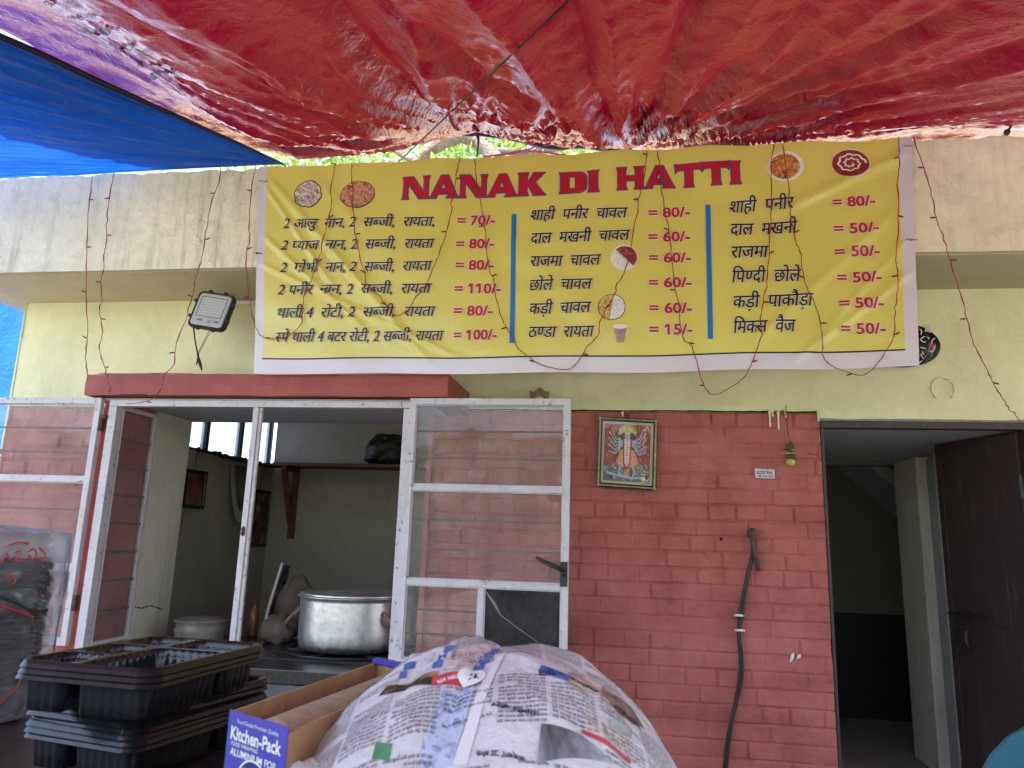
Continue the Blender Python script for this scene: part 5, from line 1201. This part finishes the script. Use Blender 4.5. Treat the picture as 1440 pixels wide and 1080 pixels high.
# ------------------------------------------------------------------ NEWSPAPER
E1 = np.array([math.cos(YAW), math.sin(YAW)]); E2 = np.array([-math.sin(YAW), math.cos(YAW)])
NC = CAM[:2]+E2*.80+E1*(-.006)
NA, NB_, NH = .199, .225, .172
_r = np.random.default_rng(12)
NCR = [(.0, .03, -.19, -.06, .005), (.03, .05, .20, .02, .005), (.02, .0, .17, -.13, -.006), (-.02, -.02, -.15, -.16, .006), (-.03, .06, -.17, .08, -.005), (.05, .10, .16, .14, -.005)]+[(x, y, x+l*math.cos(t), y+l*math.sin(t), k) for x, y, l, t, k in zip(_r.uniform(-.16, .14, 16), _r.uniform(-.17, .12, 16), _r.uniform(.04, .10, 16), _r.uniform(0, 3.1, 16), _r.choice([-.0035, .0035], 16))]
def news_h(a, b):
    rho = (np.abs(a/NA)**2.7+np.abs(b/NB_)**2.7)**(1/2.7); h = NH*np.clip(1-np.clip(rho, 0, 1)**1.9, 0, 1)**.60
    ac = a-(.031+.30*(b-.10)); h = h-.006*np.exp(-np.abs(ac)/.010)*(rho < .97)-.004*np.exp(-(ac/.05)**2)
    edge = 1-np.exp(-((1-np.minimum(rho, 1))/.12))
    h = h+(.008*fbm(a*9, b*9, 33, 3)+.005*(1-np.abs(perlin(a*16+b*9, b*12, 36))*2)*.6)*edge
    lf = sstep(.08, .20, -a)*sstep(-.12, .05, -b-.02); h = h+.014*np.abs(perlin(a*30, b*22, 44))*lf*edge
    for (a0, b0, a1, b1, am) in NCR:
        dx, dy = a1-a0, b1-b0; L = math.hypot(dx, dy); sN = ((a-a0)*dx+(b-b0)*dy)/L; q = (-(a-a0)*dy+(b-b0)*dx)/L
        h = h+am*edge*np.exp(-np.abs(q)/.011)*sstep(-.02, .03, sN)*(1-sstep(L-.03, L+.02, sN))+am*.5*edge*np.tanh(q/.02)*np.exp(-(q/.05)**2)*sstep(-.02, .03, sN)*(1-sstep(L-.03, L+.02, sN))
    return np.maximum(h, 0)
def news_pt(a, b, off=0.0):
    a = np.asarray(a, float); b = np.asarray(b, float); h = news_h(a, b); e = .003
    ga = (news_h(a+e, b)-news_h(a-e, b))/(2*e); gb = (news_h(a, b+e)-news_h(a, b-e))/(2*e); nn = np.sqrt(1+ga**2+gb**2); off = np.asarray(off)
    aa = a-ga/nn*off; bb = b-gb/nn*off
    return np.stack([NC[0]+E1[0]*aa+E2[0]*bb, NC[1]+E1[1]*aa+E2[1]*bb, TZ+.003+h+off/nn], -1)
def news_hit(px, py):
    d = ray(px, py); tt = np.linspace(.3, 1.4, 2600); p = CAM[:, None]+d[:, None]*tt; q = p[:2]-NC[:, None]; a = E1@q; b = E2@q; gap = p[2]-(TZ+.003+news_h(a, b)); inb = (np.abs(a) < NA) & (np.abs(b) < NB_); gap = np.where(inb, gap, 1.0); k = np.argmax(gap < 0) if (gap < 0).any() else np.argmin(gap); return np.array([a[k], b[k]])
def papermat():
    t = NT('newsprint_paper'); pap = t.ramp(t.noise(9, 4), [(.3, (.46, .435, .45)), (.7, (.56, .535, .55))])
    pap = t.mix(t.ramp(t.noise(1, 5, .6, t.coord('Object', (160, 90, 160))), [(.5, 0.0), (.8, .35)]), pap, (.26, .25, .27))
    t.set(Base_Color=pap, Roughness=.75, Specular_IOR_Level=.2)
    t.bump(t.math('ADD', t.noise(38, 4, .6), t.math('MULTIPLY', t.noise(11, 3), 2.0)), .005); return t.m
MT['news'] = papermat()
rr_ = np.concatenate([np.linspace(0, .8, 110), np.linspace(.805, 1.0, 56)]); an = np.linspace(0, 2*math.pi, 380)
R_, A_ = np.meshgrid(rr_, an, indexing='ij'); cc, ss = np.cos(A_), np.sin(A_); k = (np.abs(cc)**2.7+np.abs(ss)**2.7)**(-1/2.7); pa = NA*R_*cc*k; pbb = NB_*R_*ss*k
wob = 1+.03*fbm(cc*2.2, ss*2.2, 12)*R_**3; pa, pbb = pa*wob, pbb*wob
t = thing('newspaper_bundle', 'rounded bundle on the table covered with crumpled printed newspaper', 'newspaper bundle', (NC[0], NC[1], TZ))
f = MB(); f.grid(news_pt(pa, pbb)); no = f.build('newspaper_sheet', MT['news'], t, smooth=True)
uvl = no.data.uv_layers.new(name='UVMap'); th0 = rad(-6)
flat = np.stack([pa.ravel(), pbb.ravel()], -1); idx = np.zeros(len(no.data.loops), int); no.data.loops.foreach_get('vertex_index', idx)
# page grows with the surface length, so stretch coordinates a little towards the flanks
rho = np.clip((np.abs(flat[:, 0]/NA)**2.7+np.abs(flat[:, 1]/NB_)**2.7)**(1/2.7), 0, 1); st_ = 1+.35*rho**4
uvx = (flat[:, 0]*math.cos(th0)-flat[:, 1]*math.sin(th0)-.22*0)*st_; uvy = (flat[:, 0]*math.sin(th0)+flat[:, 1]*math.cos(th0))*st_
uvl.data.foreach_set('uv', np.stack([uvx[idx]+1, uvy[idx]+1], -1).ravel())
PATCHES = []
def np8(p): return (420+p[0]/2.769, 880+p[1]/2.769)
def patch(name, c4, m, off, n1=14, n2=10):
    h4 = [news_hit(*np8(c)) for c in c4]; fq_ = lambda u, v: (h4[3]*(1-u)+h4[2]*u)*(1-v)+(h4[0]*(1-u)+h4[1]*u)*v
    PATCHES.append((name, np.array(h4)))
    ab = np.array([[fq_(u, v) for v in np.linspace(0, 1, n2)] for u in np.linspace(0, 1, n1)]); mb = MB(); mb.grid(news_pt(ab[..., 0], ab[..., 1], off)); return mb.build(name, m, t, smooth=True), h4
def ink(name, cols, sc=25):
    m = NT(name); m.set(Base_Color=m.ramp(m.noise(sc, 5, .65, dist=.5), [(.34, cols[0]), (.5, cols[1]), (.66, cols[2])]), Roughness=.7, Specular_IOR_Level=.2); return m.m
nb = plain('news_blue', (.06, .13, .38), .7, .3, 60, 0, 0); nr = plain('news_red', (.45, .05, .07), .7, .2, 60, 0, 0); ngr = plain('news_green', (.07, .22, .10), .7, .25, 60, 0, 0)
patch('tinted_block', [(560, 252), (690, 240), (600, 545), (458, 545)], ink('news_pale_blue', ((.34, .38, .55), (.42, .46, .60), (.20, .22, .34)), 90), .0006)
patch('tinted_block', [(585, 95), (760, 92), (690, 182), (550, 182)], ink('news_pale_tan', ((.25, .2, .19), (.52, .44, .42), (.58, .5, .48)), 120), .0006)
patch('page_margin', [(775, 120), (806, 108), (655, 545), (600, 545)], plain('page_margin_paper', (.60, .57, .59), .75, .06, bd=0), .0010)
patch('news_photo', [(350, 235), (545, 180), (528, 238), (312, 276)], ink('news_photo_fire', ((.015, .015, .02), (.04, .03, .03), (.45, .22, .10)), 14), .0009)
_, h_red = patch('red_tag', [(522, 206), (710, 182), (704, 226), (516, 237)], nr, .0009)
patch('green_tag', [(302, 456), (366, 462), (352, 530), (286, 524)], ngr, .0009)
for c4 in ([(412, 152), (456, 142), (450, 168), (408, 178)], [(396, 184), (424, 178), (416, 204), (390, 208)], [(526, 146), (566, 138), (558, 164), (520, 170)], [(548, 114), (580, 108), (574, 130), (542, 136)], [(570, 86), (606, 78), (600, 102), (564, 108)], [(684, 156), (726, 150), (720, 172), (678, 176)], [(704, 130), (746, 126), (740, 148), (700, 152)], [(748, 92), (784, 92), (776, 110), (742, 110)], [(724, 110), (758, 110), (750, 128), (718, 128)]):
    patch('blue_tag', c4, nb, .0009, 5, 4)
patch('blue_tag', [(942, 157), (1052, 196), (1046, 221), (936, 181)], nb, .0009)
patch('news_photo', [(1062, 180), (1178, 236), (1170, 276), (1052, 226)], ink('news_photo_pink', ((.18, .12, .11), (.50, .36, .32), (.62, .5, .46)), 20), .0009)
patch('news_photo', [(1184, 240), (1290, 318), (1345, 405), (1180, 290)], ink('news_photo_brown', ((.10, .07, .06), (.32, .22, .18), (.55, .42, .38)), 20), .0009)
patch('news_photo', [(945, 385), (1100, 428), (1225, 540), (925, 540)], ink('news_photo_grey', ((.05, .05, .055), (.20, .20, .22), (.45, .47, .52)), 12), .0009)
patch('tinted_block', [(1112, 338), (1292, 445), (1282, 538), (1102, 422)], ink('news_tan', ((.30, .24, .22), (.50, .43, .40), (.58, .51, .48)), 120), .0006)
patch('news_photo', [(1212, 366), (1296, 412), (1294, 446), (1206, 402)], ink('news_photo_dim', ((.15, .16, .16), (.28, .3, .3), (.4, .42, .42)), 20), .0009)
patch('red_line', [(1104, 408), (1292, 530), (1288, 543), (1100, 421)], nr, .0012)
def news_text(s, p0, p1, hpx, off=.0011, bold=.02, flip=True, m=None, name='headline'):
    a, b = news_hit(*np8(p0)), news_hit(*np8(p1)); mb = MB(); up = news_hit(*np8((p0[0], p0[1]-hpx))); hh = np.linalg.norm(up-a)
    if flip: d = (b-a)/np.linalg.norm(b-a); q = np.array([-d[1], d[0]])*hh; a, b = b+q, a+q        # the page lies upside down to the camera
    put_text(mb, s, lambda uv, o: news_pt(uv[:, 0], uv[:, 1], o), a, b, hh, bold=bold, off=off); mb.build(name, m or MT['bblack'], t)
news_text('वर्चुअल रिकॉर्ड आयात', (935, 200), (1325, 405), 24)
news_text('उम्मीद केंद्र', (748, 316), (935, 358), 14); news_text('कक्षाएं शुरू होंगी', (690, 505), (880, 534), 16)
news_text('रंगारंग दिन', (540, 230), (640, 212), 12, .0014, m=MT['white']); news_text('12', (650, 220), (696, 212), 26, .0022, .03, m=MT['bblack'])
ab = news_hit(*np8((673, 206))); f = MB(); n_ = 24; ang = np.linspace(0, 2*math.pi, n_, endpoint=False); ra = .013
f.add(news_pt(np.concatenate([[ab[0]], ab[0]+ra*np.cos(ang)]), np.concatenate([[ab[1]], ab[1]+ra*np.sin(ang)]), .0017), [(0, 1+i, 1+(i+1) % n_) for i in range(n_)]); f.build('number_disc', MT['white'], t)
# columns of small print, upside down to the camera
WORDS = 'और के लिए सरकार नगर दिन साल लोग काम बाजार शहर राज खबर पर से कहा गया रहे थे करने वाले एक बात समय घर जल मामला पुलिस खेल टीम जन विकास भारत नया बाद तक सभी आज'.split()
def small_line(k):
    rr2 = np.random.default_rng(100+k); s2 = ''
    while len(s2) < 26: s2 += str(rr2.choice(WORDS))+' '
    c = bpy.data.curves.new('txt', 'FONT'); c.body = s2.strip(); c.resolution_u = 1
    o = bpy.data.objects.new('txt', c); me = bpy.data.meshes.new_from_object(o); v = np.array([p.co[:2] for p in me.vertices]); fcs = [tuple(p.vertices) for p in me.polygons]
    bpy.data.objects.remove(o); bpy.data.meshes.remove(me); bpy.data.curves.remove(c); v[:, 0] = (v[:, 0]-v[:, 0].min())/(v[:, 0].max()-v[:, 0].min()); return v, fcs
LN = [small_line(k) for k in range(14)]
def arc(mx, fn):
    q = np.linspace(-mx, mx, 801); hq = fn(q); ds = np.hypot(np.diff(q), np.diff(hq)); sq_ = np.concatenate([[0], np.cumsum(ds)]); sq_ -= np.interp(0, q, sq_); return sq_, q
SA, QA = arc(NA*.97, lambda q: NH*np.clip(1-np.abs(q/NA)**1.9, 0, 1)**.6); SB, QB = arc(NB_*.97, lambda q: NH*np.clip(1-np.abs(q/NB_)**1.9, 0, 1)**.6)
def inside(p, quad):
    sgn = [np.cross(quad[(i+1) % 4]-quad[i], p-quad[i]) for i in range(4)]; return all(x > 0 for x in sgn) or all(x < 0 for x in sgn)
rr2 = np.random.default_rng(77); cw_ = .047
for ci, sx0 in enumerate(np.arange(-6, 7)*cw_):
    mb = MB(); pit = .0047; sy = -.29; head = 0
    while sy < .29:
        sy += pit
        if rr2.random() < .045: sy += pit*rr2.integers(1, 3); continue
        v, fcs = LN[int(rr2.integers(len(LN)))]
        wd = (cw_-.0045)*(1 if rr2.random() > .12 else rr2.uniform(.4, .9))
        s0 = sx0+cw_-.002; us = s0-v[:, 0]*wd; vs2 = sy-v[:, 1]*pit*.92+.10*(us*.35)     # turned half round
        aa = np.interp(us, SA, QA); bb2 = np.interp(vs2, SB, QB); cen = np.array([aa.mean(), bb2.mean()])
        rho = ((np.abs(aa)/NA)**2.7+(np.abs(bb2)/NB_)**2.7)**(1/2.7)
        if rho.max() > .95 or (us.min() < SA[0]) or (us.max() > SA[-1]): continue
        ends = [cen, np.array([aa.min(), bb2.mean()]), np.array([aa.max(), bb2.mean()])]
        if any(inside(e_, q4_) for nm_, q4_ in PATCHES if not nm_ == 'tinted_block' for e_ in ends): continue
        mb.add(news_pt(aa, bb2, .0008), fcs)
    if mb.v: mb.build('print_column', MT['bblack'], t)
# crumpled overhanging corner of the sheet
pcn = news_hit(452, 1052)*.98; rows = []
c3 = news_pt(pcn[0]-.012, pcn[1]-.02)
for i in range(30):
    th = math.pi*i/29; row = []
    for a in np.linspace(0, 2*math.pi, 60):
        x, y, z = math.sin(th)*math.cos(a), math.sin(th)*math.sin(a), math.cos(th); kk = 1+.35*(1-2*abs(float(perlin(x*1.8+3, z*1.8+y, 5))))*.6+.15*abs(float(perlin(x*5, z*5+y*4, 7)))
        row.append((c3[0]+.036*x*kk, c3[1]+.04*y*kk, max(TZ+.002, c3[2]-.02+.028*z*kk)))
    rows.append(row)
f = MB(); f.grid(np.array(rows)); o = f.build('crumpled_corner', MT['news'], t, smooth=True)
uvl = o.data.uv_layers.new(name='UVMap'); idx = np.zeros(len(o.data.loops), int); o.data.loops.foreach_get('vertex_index', idx); vv_ = np.array([v.co[:] for v in o.data.vertices]); uvl.data.foreach_set('uv', np.stack([vv_[idx, 0]*1.3+vv_[idx, 2]*.6+1, vv_[idx, 2]*1.2+vv_[idx, 1]*.7+1], -1).ravel())

# ------------------------------------------------------------------ CHAIR by the doorway
chp = at(1488, 1019, -1.75); cz = chp[2]; chx, chy = chp[0], -1.75
t = thing('plastic_chair', 'teal blue plastic chair with rounded back near the doorway', 'chair', (chx, chy, 0))
tm = plain('teal_plastic', (.035, .14, .20), .35, .1, 8, 60, .0004, spec=.5)
def back_pt(u, v):        # u -1..1, v 0..1 up
    zt = cz-.16*abs(u)**2.3; zb = .44; w_ = .25; return np.array([chx+w_*u, chy+.05*(1-u*u)-.10*v+.06, zb+(zt-zb)*v])
f = MB()
def bslat(u0, u1, v0, v1):
    fr_ = np.array([[back_pt(u, v)+np.array([0, -.008, 0]) for v in np.linspace(v0, v1, 14)] for u in np.linspace(u0, u1, 10)]); bk_ = fr_+np.array([0, .016, 0]); f.grid(fr_); f.grid(bk_)
    for s in (0, -1): f.grid(np.stack([fr_[s], bk_[s]], 0)); f.grid(np.stack([fr_[:, s], bk_[:, s]], 0))
bslat(-1, 1, .80, 1.0); bslat(-1, 1, 0, .12)
for k in range(5): bslat(-1+k*.43, -1+k*.43+.28, .12, .80)
f.build('backrest', tm, t, smooth=False)
f = MB(); f.grid(np.array([[(chx+u*.25, chy+.10-.46*v, .44-.03*v*(1-u*u)) for v in np.linspace(0, 1, 8)] for u in np.linspace(-1, 1, 10)])); f.grid(np.array([[(chx+u*.25, chy+.10-.46*v, .425-.03*v*(1-u*u)) for v in np.linspace(0, 1, 8)] for u in np.linspace(-1, 1, 10)])); f.build('seat', tm, t, smooth=True)
for (sx, sy) in ((-1, .1), (1, .1), (-1, -.36), (1, -.36)):
    f = MB(); f.tube([(chx+sx*.235, chy+sy, .43), (chx+sx*.255, chy+sy*1.12, 0)], [.026, .018], 8); f.build('leg', tm, t, smooth=True)
for sx in (-1, 1):
    f = MB(); f.tube(smoothpath([(chx+sx*.25, chy+.06, .64), (chx+sx*.265, chy-.14, .65), (chx+sx*.265, chy-.32, .63), (chx+sx*.25, chy-.36, .43)], 5), .018, 8); f.build('armrest', tm, t, smooth=True)

# ------------------------------------------------------------------ TREE, RIBBON, CORDS BEHIND THE ROOF
t = thing('tree', 'leafy green tree with arching grey limbs behind the roof edge', 'tree', (-1.0, 4.2, 0))
bark = plain('grey_bark', (.12, .10, .085), .9, .4, 14, 30, .03)
yt = 3.7; f = MB(); lim = smoothpath([at(566, 262, yt), at(586, 228, yt), at(612, 206, yt), at(645, 192, yt), at(668, 196, yt), at(686, 212, yt), at(704, 240, yt), at(716, 300, yt)]+[np.array([-.98, yt+.2, 1.6]), np.array([-1.0, 4.2, 0])], 6)
f.tube([p+np.array([.012*math.sin(i*1.3), 0, .012*math.cos(i*1.7)]) for i, p in enumerate(lim)], list(np.interp(np.arange(len(lim)), [0, 12, 30, 44, len(lim)-1], [.055, .085, .095, .13, .2])), 12)
for (a, b, c_) in (((645, 192), (610, 120), (560, 40)), ((668, 196), (730, 120), (790, 20)), ((586, 228), (520, 190), (440, 150)), ((690, 214), (790, 206), (860, 150))):
    pp = smoothpath([at(*a, yt), at(*b, yt+.5), at(*c_, yt+1.0)], 6); f.tube(pp, list(np.linspace(.06, .02, len(pp))), 8)
f.build('trunk', bark, t, smooth=True)
def leafmat(name, c, tr):
    m = NT(name); m.set(Base_Color=m.ramp(m.noise(3, 3), [(.3, mul(c, .7)), (.7, mul(c, 1.3))]), Roughness=.5); m.surf(m.mixs(.45, m.b.outputs[0], m.shader('Translucent', Color=tr))); return m.m
r = np.random.default_rng(2); f = MB(); N_ = 9000
cl = np.stack([r.uniform(-5, 3.2, 110), r.uniform(3.0, 6.5, 110), r.uniform(3.6, 7.2, 110)], -1)
near = np.array([at(r.uniform(360, 880), r.uniform(140, 250), r.uniform(4.0, 6.5)) for _ in range(150)]); cl = np.concatenate([cl, near, near])
for k in range(N_):
    c_ = cl[r.integers(len(cl))]+r.normal(0, .26, 3); L_ = r.uniform(.09, .17); d = r.normal(0, 1, 3); d[2] -= .6; d /= np.linalg.norm(d); q = np.cross(d, r.normal(0, 1, 3)); q /= np.linalg.norm(q); w_ = L_*.22; m_ = c_+d*L_*.45; nn_ = np.cross(d, q)*.01
    f.cur = int(r.integers(2)); f.add([c_, m_+q*w_+nn_, c_+d*L_, m_-q*w_+nn_], [(0, 1, 2), (0, 2, 3)])
f.build('crown', [leafmat('leaf_green', (.07, .13, .025), (.24, .42, .06)), leafmat('leaf_yellow_green', (.12, .19, .04), (.36, .52, .09))], t)
pk = plain('pink_ribbon', (.55, .10, .42), .4, .2); f = MB()
yk = -.30
for pts in ([(684, 224), (700, 219), (722, 213), (742, 209)], [(742, 209), (756, 204), (748, 212), (738, 206), (744, 200)], [(742, 209), (746, 216), (744, 224)], [(750, 210), (772, 214), (796, 216)], [(680, 219), (706, 216), (738, 211)]):
    pp = smoothpath([at(x, y, yk) for x, y in pts], 5); f.grid(np.array([[p+np.array([0, .004*math.sin(i), -.012*s]) for s in (0, .5, 1)] for i, p in enumerate(pp)]))
tag(f.build('ribbon', pk, smooth=True), 'pink ribbon knotted across the gap above the banner', 'ribbon')
def under(px, py):
    d = ray(px, py); q = np.linspace(1.2, 6, 4000); p = CAM[:, None]+d[:, None]*q; k = np.argmax(p[2] > red_z(p[0], p[1])); return CAM+d*q[k]*.965
f = MB(); f.tube([at(556, 232, -.45)]+[under(556+239*q, 232-227*q) for q in (.22, .4, .6, .8, 1.0, 1.2)], .0045, 6); tag(f.build('cord', MT['cable'], smooth=True), 'long dark cord crossing under the red tarp from the gap', 'cord')
f = MB(); f.tube(smoothpath([at(1456, 128, -.72), at(1440, 150, -.68), at(1428, 168, -.63), at(1416, 186, -.58)], 4), .006, 6); f.ball(at(1416, 186, -.58), .016); tag(f.build('cord', MT['cable'], smooth=True), 'short dark tie cord at the top right corner of the parapet', 'cord')

# ------------------------------------------------------------------ UNSEEN GREENERY ADDED BEHIND THE CAMERA (darkens the window reflections)
r = np.random.default_rng(9); f = MB(); hx_ = r.uniform(-26, 26, 9000); hz_ = 5.6*r.random(9000)**.9; hy_ = -15+r.normal(0, .5, 9000)-.4*hz_
hz_ *= .75+.35*perlin(hx_*.3, hx_*0, 4)
for k in range(9000):
    c_ = np.array([hx_[k], hy_[k], hz_[k]]); d = r.normal(0, 1, 3); d /= np.linalg.norm(d); q = np.cross(d, r.normal(0, 1, 3)); q /= np.linalg.norm(q); L_ = r.uniform(.35, .75)
    f.cur = k % 2; f.add([c_-d*L_*.5, c_+q*L_*.32, c_+d*L_*.5, c_-q*L_*.32], [(0, 1, 2, 3)])
tag(f.build('reflection_backdrop', [bpy.data.materials['leaf_green'], bpy.data.materials['leaf_yellow_green']]), 'leafy screen added behind the camera to darken reflections in the window glass', 'reflection_backdrop', kind='stuff')
